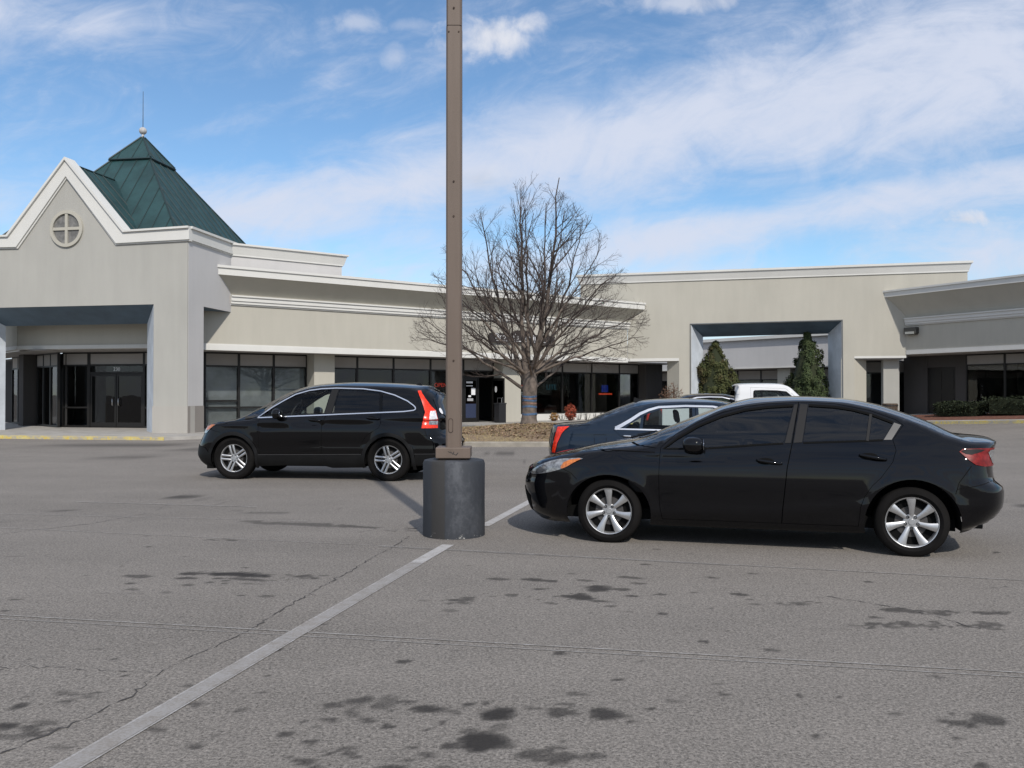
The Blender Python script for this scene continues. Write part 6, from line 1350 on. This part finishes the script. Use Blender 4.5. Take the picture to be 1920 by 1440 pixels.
ex = MB(); ex.tube([(3.05, -.42, .240), (3.30, -.42, .236)], .028, 12); ex.build('exhaust_pipe', M_PLASTIC, car, smooth=True)
wp = MB()
for yy in (-.45, .1): wp.tube([(.16, yy + .1, .985), (.19, yy, .992), (.40, yy - .42, 1.05)], [.016, .012, .006], 6)
wp.build('wiper', M_PLASTIC, car)

# ---- black crossover beyond the lamp post -----------------------------
oi = [(1.535, .235), (.49, .235), (.47, .5), (.455, .8), (.46, 1.0), (.55, 1.118), (.668, 1.212), (.85, 1.325), (1.03, 1.428), (1.25, 1.492), (1.46, 1.520), (1.68, 1.530), (2.165, 1.520), (2.46, 1.486), (2.505, 1.43), (2.52, 1.13), (2.534, .95), (2.50, .86), (2.40, .805), (2.31, .745), (2.23, .64), (2.19, .48), (2.18, .235)]
cutl = [(1.68, 1.530), (1.60, 1.07), (1.54, .88), (1.535, .235)]
fw_ = [(.49, 1.042), (1.555, 1.086), (1.625, 1.482), (1.46, 1.477), (1.25, 1.450), (1.03, 1.388), (.85, 1.290), (.668, 1.178), (.55, 1.095)]; rw_ = [(1.70, 1.095), (2.48, 1.125), (2.447, 1.442), (2.165, 1.476), (1.765, 1.488)]; qw_ = [(2.535, 1.130), (2.90, 1.143), (3.02, 1.155), (3.058, 1.175), (3.058, 1.198), (2.93, 1.283), (2.715, 1.374), (2.505, 1.430)]
suv = dict(W=0.90, paint=P_BLACK2, step=0.06, rim='twin', rt=.356, rr=.228,
    lo=[(-.58, .165), (-.69, .20), (-.80, .30), (-.838, .40), (-.822, .52), (-.77, .65), (-.715, .777), (-.70, .82)], Llo=.52, plo=2.4,
    hi=[(3.50, .27), (3.66, .35), (3.70, .46), (3.70, .60), (3.66, .68), (3.585, .74), (3.55, .86), (3.535, 1.01), (3.49, 1.14), (3.455, 1.24), (3.42, 1.34), (3.345, 1.43), (3.22, 1.495)], Lhi=.40, phi=2.7,
    zs=[(-.70, .82), (-.60, .875), (-.45, .915), (-.2, .95), (.1, .985), (.3, 1.012), (.42, 1.05), (.668, 1.24), (1.03, 1.453), (1.25, 1.517), (1.46, 1.547), (1.71, 1.557), (2.165, 1.552), (2.6, 1.537), (2.9, 1.522), (3.12, 1.505), (3.22, 1.495)],
    zc=[(-.70, .82), (-.60, .885), (-.45, .938), (-.2, .99), (-.05, 1.022), (.05, 1.085), (.221, 1.195), (.497, 1.340), (.752, 1.455), (.983, 1.534), (1.284, 1.587), (1.582, 1.604), (1.869, 1.614), (2.316, 1.606), (2.759, 1.587), (3.049, 1.562), (3.16, 1.550), (3.22, 1.495)],
    base=[(.15, .13), (.2, .10), (.3, .045), (.42, .02), (.6, .0), (.8, .0), (.95, .02), (1.05, .05), (1.1, .075), (1.2, .12), (1.35, .18), (1.45, .225), (1.5, .25), (1.56, .29), (1.65, .34)],
    round=[(-1, .10), (.3, .10), (.6, .05), (3.4, .05)],
    creases=[([(-1, .88), (-.24, .89), (.455, .895), (1.55, .95), (2.54, .98), (3.3, .996), (3.8, 1.0)], .022, .022), ([(-1, .55), (1, .62), (2, .66), (3.8, .66)], .012, .07)],
    arches=[(.02, .325, .385, .405), (2.652, .325, .385, .405)], sill=(.17, .22, .215, .24), bottom_lo=[(-.545, .16), (-.43, .155)], sill_line=[(.98, .242), (1.528, .247), (1.70, .20)], bottom_hi=[(3.10, .25)],
    floor=(-.4, 3.3, .24), underparts=[(.5, .85), (1.8, 2.2)], front_box=[(-.48, -.37, .17, .5)], glass=[((-.05, .40), (.95, 1.22)), ], gv=.90, screen_glass=G_CLEAR,
    opening=oi, body_windows=[qw_], body_glass=[(qw_, G_DARK)], cuts=[cutl], doors=[(oi[:12] + cutl[1:-1], [(fw_, G_CLEAR)]), ([cutl[0]] + oi[12:] + cutl[::-1][:3], [(rw_, G_DARK)])], handles=[((1.315, .992), (1.53, .978), 'paint'), ((2.285, 1.028), (2.51, 1.012), 'paint')])
up = [(.430, 1.025), (.55, 1.112), (.668, 1.200), (.85, 1.310), (1.03, 1.408), (1.25, 1.471), (1.46, 1.499), (1.708, 1.509), (2.165, 1.498), (2.462, 1.462), (2.715, 1.395), (2.939, 1.300), (3.05, 1.226), (3.085, 1.192), (3.088, 1.168), (3.06, 1.148)]; dn = [(3.06, 1.148), (2.9, 1.128), (2.546, 1.112), (1.845, 1.082), (1.6, 1.07), (.771, 1.035), (.430, 1.020)]
def ring_arch(a, d0, d1, t0, t1): cx, cz, rx, rz = a; T = np.linspace(t0, t1, 28); return [(cx + (rx + d1)*math.cos(t), cz + (rz + d1)*math.sin(t)) for t in T] + [(cx + (rx + d0)*math.cos(t), cz + (rz + d0)*math.sin(t)) for t in T[::-1]]
M_CLAD = mat('dark_cladding', (0.006, 0.006, 0.0062), 0.6, spec=0.2, var=0.25, vscale=4)
M_CLADHILITE = mat('cladding_highlight', (0.05, 0.05, 0.052), 0.35)  # lighter strip painted as the highlight along the cladding
suv['overlays'] = [('window_chrome', M_CHROME, strip_poly(dense(up, .04, False), .017), .006), ('window_chrome', M_CHROME, strip_poly(dense(dn, .06, False), .017), .006),
    ('window_pillar', M_PLASTIC, [(1.575, 1.094), (1.685, 1.098), (1.750, 1.490), (1.64, 1.488)], .003), ('window_pillar', M_PLASTIC, [(2.488, 1.128), (2.528, 1.130), (2.497, 1.435), (2.455, 1.445)], .003),
    ('wheel_arch_trim', M_CLAD, ring_arch((.02, .325, .385, .405), .003, .060, R(-14), R(194)), .012), ('wheel_arch_trim', M_CLAD, ring_arch((2.652, .325, .385, .405), .003, .058, R(-10), R(194)), .012),
    ('sill_cladding', M_CLAD, [(.455, .225), (.98, .248), (1.528, .252), (1.70, .212), (2.22, .228), (2.215, .432), (.455, .410)], .010), ('sill_cladding', M_CLADHILITE, strip_poly(dense([(.455, .415), (2.215, .438)], .1, False), .008), .014), ('bumper_cladding', M_CLAD, [(3.09, .262), (3.45, .285), (3.60, .36), (3.64, .445), (3.10, .44)], .008), ('bumper_cladding', M_CLADHILITE, strip_poly(dense([(3.09, .448), (3.62, .456)], .1, False), .008), .011), ('bumper_cladding', M_CLAD, [(-.52, .18), (-.42, .17), (-.40, .42), (-.48, .52), (-.74, .56), (-.79, .42), (-.72, .29)], .008),
    ('tail_light', M_RED, [(3.085, 1.462), (3.130, 1.462), (3.225, 1.335), (3.325, 1.206), (3.385, 1.141), (3.43, 1.011), (3.437, .862), (3.212, .862), (3.227, .988), (3.248, 1.111), (3.172, 1.300)], .010), ('tail_light_lens', mat('white_lens', (0.62, 0.62, 0.63), 0.15, coat=1.0, var=0.25, vscale=30), [(3.315, 1.130), (3.380, 1.135), (3.425, 1.005), (3.318, 1.003)], .015, 'tail_light'), ('tail_light_lens', M_CLEAR, [(3.318, .975), (3.428, .975), (3.430, .915), (3.315, .918)], .015, 'tail_light'), ('tail_light_lens', mat('dark_red_lens', (0.16, 0.006, 0.004), 0.2, coat=1.0), strip_poly([(3.232, .985), (3.43, .992)], .016), .014, 'tail_light'),
    ('headlight', M_CLEAR, [(-.64, .745), (-.56, .83), (-.42, .898), (-.30, .905), (-.40, .83), (-.47, .765)], .006), ('headlight_marker', M_AMBER, [(-.50, .862), (-.40, .898), (-.31, .902), (-.41, .83), (-.49, .80)], .009, 'headlight'),
    ('mud_flap', M_PLASTIC, [(.40, .20), (.445, .20), (.43, .45), (.40, .48)], .02), ('mud_flap', M_PLASTIC, [(3.06, .20), (3.12, .20), (3.08, .50), (3.035, .60)], .02), ('bumper_gloss', P_BLACK2, [(3.0, .60), (3.12, .745), (3.40, .742), (3.56, .70), (3.60, .52), (3.12, .50)], .010)]
suv['seams'] = [[(2.992, .627), (3.124, .746), (3.5, .75)], [(-.30, .905), (.0, .955), (.42, 1.01)], [(-.40, .83), (-.30, .80), (-.20, .78)]]
suv['ends'] = [('rear_window', G_TINT, smooth_poly([(-.62, 1.02), (.62, 1.02), (.56, 1.44), (-.56, 1.44)], 1), True, .006), ('number_plate', M_PAPER, [(-.16, .78), (.16, .78), (.16, .90), (-.16, .90)], True, .008), ('grille', M_BLACK, [(-.45, .56), (.45, .56), (.50, .72), (-.50, .72)], False, .006), ('tailgate_trim', M_CHROME, [(-.45, .955), (.45, .955), (.45, .985), (-.45, .985)], True, .012),
    ('sticker', M_PAPER, [(-.52 + .045*math.cos(t), 1.135 + .05*math.sin(t)) for t in np.linspace(0, 2*math.pi, 16, endpoint=False)], True, .010)]
suv.update(mirror=(.80, 1.075, .075, .085, -1), mirror_paint=P_BLACK2, seats=[(1.62, 1), (2.45, 1)], seat_z=.58, dash=(.60, 1, 1.06), wheel_y=-.37, seat_mat=M_SEATG)
d_ = NORM((0.99162, -0.12922)); loc, rz = place((-4.6395, 14.1296), d_, suv['W'])
car = empty('parked_car', loc, rz, 'black crossover with chrome window line and tall red tail lights behind the lamp post', 'car')
shp, bo = build_car(suv, car)
an = MB(); an.prism([(2.90, 1.575), (3.02, 1.560), (3.0, 1.60), (2.97, 1.605)], lambda a, b: (a, -.012, b), lambda a, b: (a, .012, b)); an.build('roof_aerial', M_PLASTIC, car)

# ---- dark blue saloon behind the black one (tail to the left) ---------
oi = [(1.18, .25), (.47, .25), (.46, .40), (.39, .57), (.26, .70), (.06, .78), (-.045, .87), (-.03, .915), (.07, .975), (.343, 1.155), (.62, 1.252), (1.17, 1.275), (1.45, 1.263), (1.8, 1.185), (2.2, .975), (2.26, .90), (2.28, .6), (2.25, .25)]
cutl = [(1.17, 1.275), (1.165, .87), (1.18, .25)]
g1_ = [(.13, .900), (.335, .893), (.362, 1.058), (.2, .962)]; g2_ = [(.385, .892), (1.12, .876), (1.115, 1.198), (.662, 1.186), (.423, 1.096), (.402, 1.083)]; g3_ = [(1.22, .874), (2.12, .868), (1.95, 1.02), (1.75, 1.13), (1.55, 1.19), (1.21, 1.203)]
def blue_spec(P): 
    s_ = dict(W=0.91, paint=P, step=0.06, rim='ten', rt=.33, rr=.235,
    lo=[(-1.00, .27), (-1.08, .36), (-1.115, .46), (-1.125, .56), (-1.11, .70), (-1.085, .82), (-1.06, .925)], Llo=.42, plo=2.5,
    hi=[(3.55, .22), (3.68, .32), (3.74, .45), (3.74, .58), (3.68, .70)], Lhi=.6, phi=2.3,
    zs=[(-1.06, .925), (-.85, .930), (-.6, .940), (-.4, .985), (-.15, 1.075), (.1, 1.165), (.3, 1.23), (.6, 1.282), (1.02, 1.302), (1.45, 1.290), (1.85, 1.21), (2.3, 1.0), (2.5, .94), (2.9, .90), (3.3, .83), (3.68, .70)],
    zc=[(-1.06, .925), (-.9, .952), (-.657, .966), (-.528, .985), (-.356, 1.062), (-.125, 1.158), (.135, 1.256), (.325, 1.309), (.619, 1.337), (1.036, 1.347), (1.448, 1.328), (1.85, 1.25), (2.3, 1.05), (2.55, .97), (2.9, .935), (3.3, .86), (3.68, .70)],
    base=[(.15, .12), (.2, .08), (.3, .03), (.5, .0), (.7, .0), (.8, .012), (.88, .042), (.95, .082), (1.05, .133), (1.15, .185), (1.22, .22), (1.28, .26), (1.35, .31), (1.45, .36)], round=[(-1.2, .05), (-.5, .05), (.3, .045), (2.2, .045), (2.6, .09), (4, .09)],
    creases=[([(-1.2, .80), (0, .79), (1, .76), (3.8, .72)], .012, .05)], arches=[(0.0, .31, .40, .38), (2.78, .31, .40, .38)], sill=(.20, .20, .20, .20), bottom_lo=[(-.9, .24)], sill_line=[], bottom_hi=[(3.4, .20)],
    floor=(-.8, 3.3, .22), glass=[((-.55, -.42), (.30, .45)), ((1.50, 1.36), (2.50, 2.25))], gv=.90, screen_glass=G_CLEAR,
    opening=oi, body_windows=[], cuts=[cutl], doors=[(oi[:12] + [cutl[1]], [(g1_, G_CLEAR), (g2_, G_CLEAR)]), ([cutl[0]] + oi[12:] + [cutl[2], cutl[1]], [(g3_, G_CLEAR)])], handles=[((.095, .788), (.34, .772), 'chrome'), ((1.25, .768), (1.50, .764), 'chrome')],
    overlays=[('window_chrome', M_CHROME, strip_poly([(-.02, .893), (.07, .938), (.2, 1.015), (.343, 1.112), (.48, 1.172), (.62, 1.213), (1.018, 1.232), (1.424, 1.224), (1.8, 1.14), (2.2, .90)], .03, [.052, .05, .046, .042, .036, .032, .028, .026, .024, .02]), .006), ('window_chrome', M_CHROME, strip_poly(dense([(-.03, .886), (.583, .875), (1.2, .862), (2.2, .852)], .1, False), .020), .007),
        ('tail_light', M_RED, [(-.905, .906), (-.721, .917), (-.79, .862), (-.835, .805), (-.897, .67), (-.938, .517), (-.997, .516), (-.960, .70)], .008), ('tail_light_lens', mat('smoked_lens', (0.035, 0.03, 0.03), 0.15, coat=1.0), [(-1.03, .90), (-.915, .906), (-.968, .70), (-1.004, .515), (-1.07, .53), (-1.065, .7)], .006, 'tail_light'), ('headlight', M_CLEAR, [(3.1, .70), (3.55, .68), (3.6, .60), (3.25, .63)], .006)],
    seams=[[(-.72, .92), (-.4, .95)], [(-.98, .5), (-.6, .48), (-.42, .45)], [(-.34, .80), (-.16, .80), (-.15, .66), (-.33, .66), (-.34, .80)]], ends=[('number_plate', M_PAPER, [(-.16, .66), (.16, .66), (.16, .80), (-.16, .80)], False, .006), ('grille', M_BLACK, [(-.4, .42), (.4, .42), (.4, .64), (-.4, .64)], True, .006)],
    mirror=(2.05, .93, .085, .07, 1), seats=[(1.05, -1), (.35, -1)], seat_z=.36, dash=(2.0, -1, .86), wheel_y=.37)
    return s_
d_ = NORM((0.98481, -0.17365)); bs = blue_spec(P_BLUE); loc, rz = place((1.5703, 12.8177), d_, bs['W'])
car = empty('parked_car', loc, rz, 'dark blue saloon with upright red tail light and chrome window frame behind nearest car', 'car')
build_car(bs, car)
fin = MB(); fin.prism([(.22, 1.29), (.40, 1.315), (.30, 1.335), (.235, 1.365)], lambda a, b: (a, -.012, b), lambda a, b: (a, .012, b)); fin.build('roof_aerial', M_PLASTIC, car)
bs2 = blue_spec(P_DARK); loc, rz = place((5.35, 27.6), NORM((.985, -.17)), bs2['W'])
car = empty('parked_car', loc, rz, 'dark saloon mostly hidden beside the white pickup, its roof and chrome strip showing', 'car'); car.scale = (1, 1, 1.065)
build_car(bs2, car)

# ---- white pickup -------------------------------------------------------
oi = [(.42, .40), (1.72, .40), (1.85, .70), (1.88, 1.02), (1.74, 1.22), (1.55, 1.42), (1.38, 1.56), (.42, 1.60)]
w_ = smooth_poly([(.54, 1.10), (1.74, 1.08), (1.62, 1.24), (1.47, 1.40), (1.36, 1.49), (.54, 1.51), (.50, 1.47), (.50, 1.14)], 1)
pick = dict(W=0.88, paint=P_WHITE, step=0.07, rim='ten', rt=.34, rr=.20,
    lo=[(.0, .40), (-.01, .8), (.0, 1.1), (.03, 1.4), (.06, 1.655)], Llo=.06, plo=3.5, hi=[(3.20, .35), (3.30, .5), (3.30, .75), (3.25, .88)], Lhi=.4, phi=2.6,
    zs=[(.06, 1.655), (.2, 1.68), (.8, 1.69), (1.2, 1.684), (1.42, 1.64), (1.75, 1.36), (2.05, 1.10), (2.2, 1.04), (2.8, 1.0), (3.1, .95), (3.25, .88)], zc=[(.06, 1.655), (.12, 1.705), (.8, 1.725), (1.25, 1.715), (1.42, 1.665), (1.75, 1.42), (2.08, 1.14), (2.2, 1.07), (2.8, 1.03), (3.1, .98), (3.25, .88)],
    base=[(.3, .06), (.45, .02), (.7, .0), (1.0, .0), (1.08, .02), (1.3, .08), (1.5, .13), (1.6, .17), (1.75, .22)], round=[(0, .035), (4, .035)], arches=[(2.35, .34, .44, .42)], sill=(.38, .38, .38, .38), bottom_lo=[(.1, .38)], bottom_hi=[(3.0, .36)], floor=(.1, 3.1, .36), glass=[((2.08, 2.0), (1.42, 1.46))][:0], gv=.9, screen_glass=G_CLEAR,
    opening=oi, body_windows=[], cuts=[], doors=[(oi, [(w_, G_CLEAR)])], handles=[((.50, .98), (.70, .98), 'paint')], overlays=[('window_seal', M_BLACK, strip_poly(dense(w_ + [w_[0]], .08, False), .03), .004), ('headlight', M_CLEAR, [(3.0, .72), (3.2, .72), (3.2, .84), (3.0, .86)], .006)], ends=[], mirror=(1.82, 1.12, .06, .09, 1), mirror_paint=M_PLASTIC, seats=[(.75, -1)], seat_z=.62, dash=(1.95, -1, 1.05), wheel_y=.37)
pick['glass'] = [((1.44, 1.36), (2.06, 1.98))]
loc, rz = place((6.30, 24.0), NORM((.992, -.12)), pick['W'])
car = empty('parked_pickup', loc, rz, 'white pickup truck, its cab roof and side window rising over the black saloon', 'pickup truck')
build_car(pick, car)
mb = MB()
for (a, b, c, d, e_, f) in ((-2.05, -.04, -.86, -.80, .45, 1.16), (-2.05, -.04, .80, .86, .45, 1.16), (-2.05, -2.0, -.80, .80, .45, 1.14), (-.10, -.05, -.80, .80, .45, 1.16), (-2.0, -.1, -.80, .80, .50, .60)): mb.box(a, b, c, d, e_, f)
mb.build('cargo_bed', P_WHITE, car, bevel=0.02)
for sg in (-1, 1): wheel(car, -1.0, sg*(.78), .334, .34, .20, 'ten', sg == 1)
rwn = MB(); rwn.add([(-.004, -.52, 1.14), (-.004, .52, 1.14), (.028, .46, 1.50), (.028, -.46, 1.50)], [(0, 1, 2, 3)]); rwn.build('rear_window', G_TINT, car)
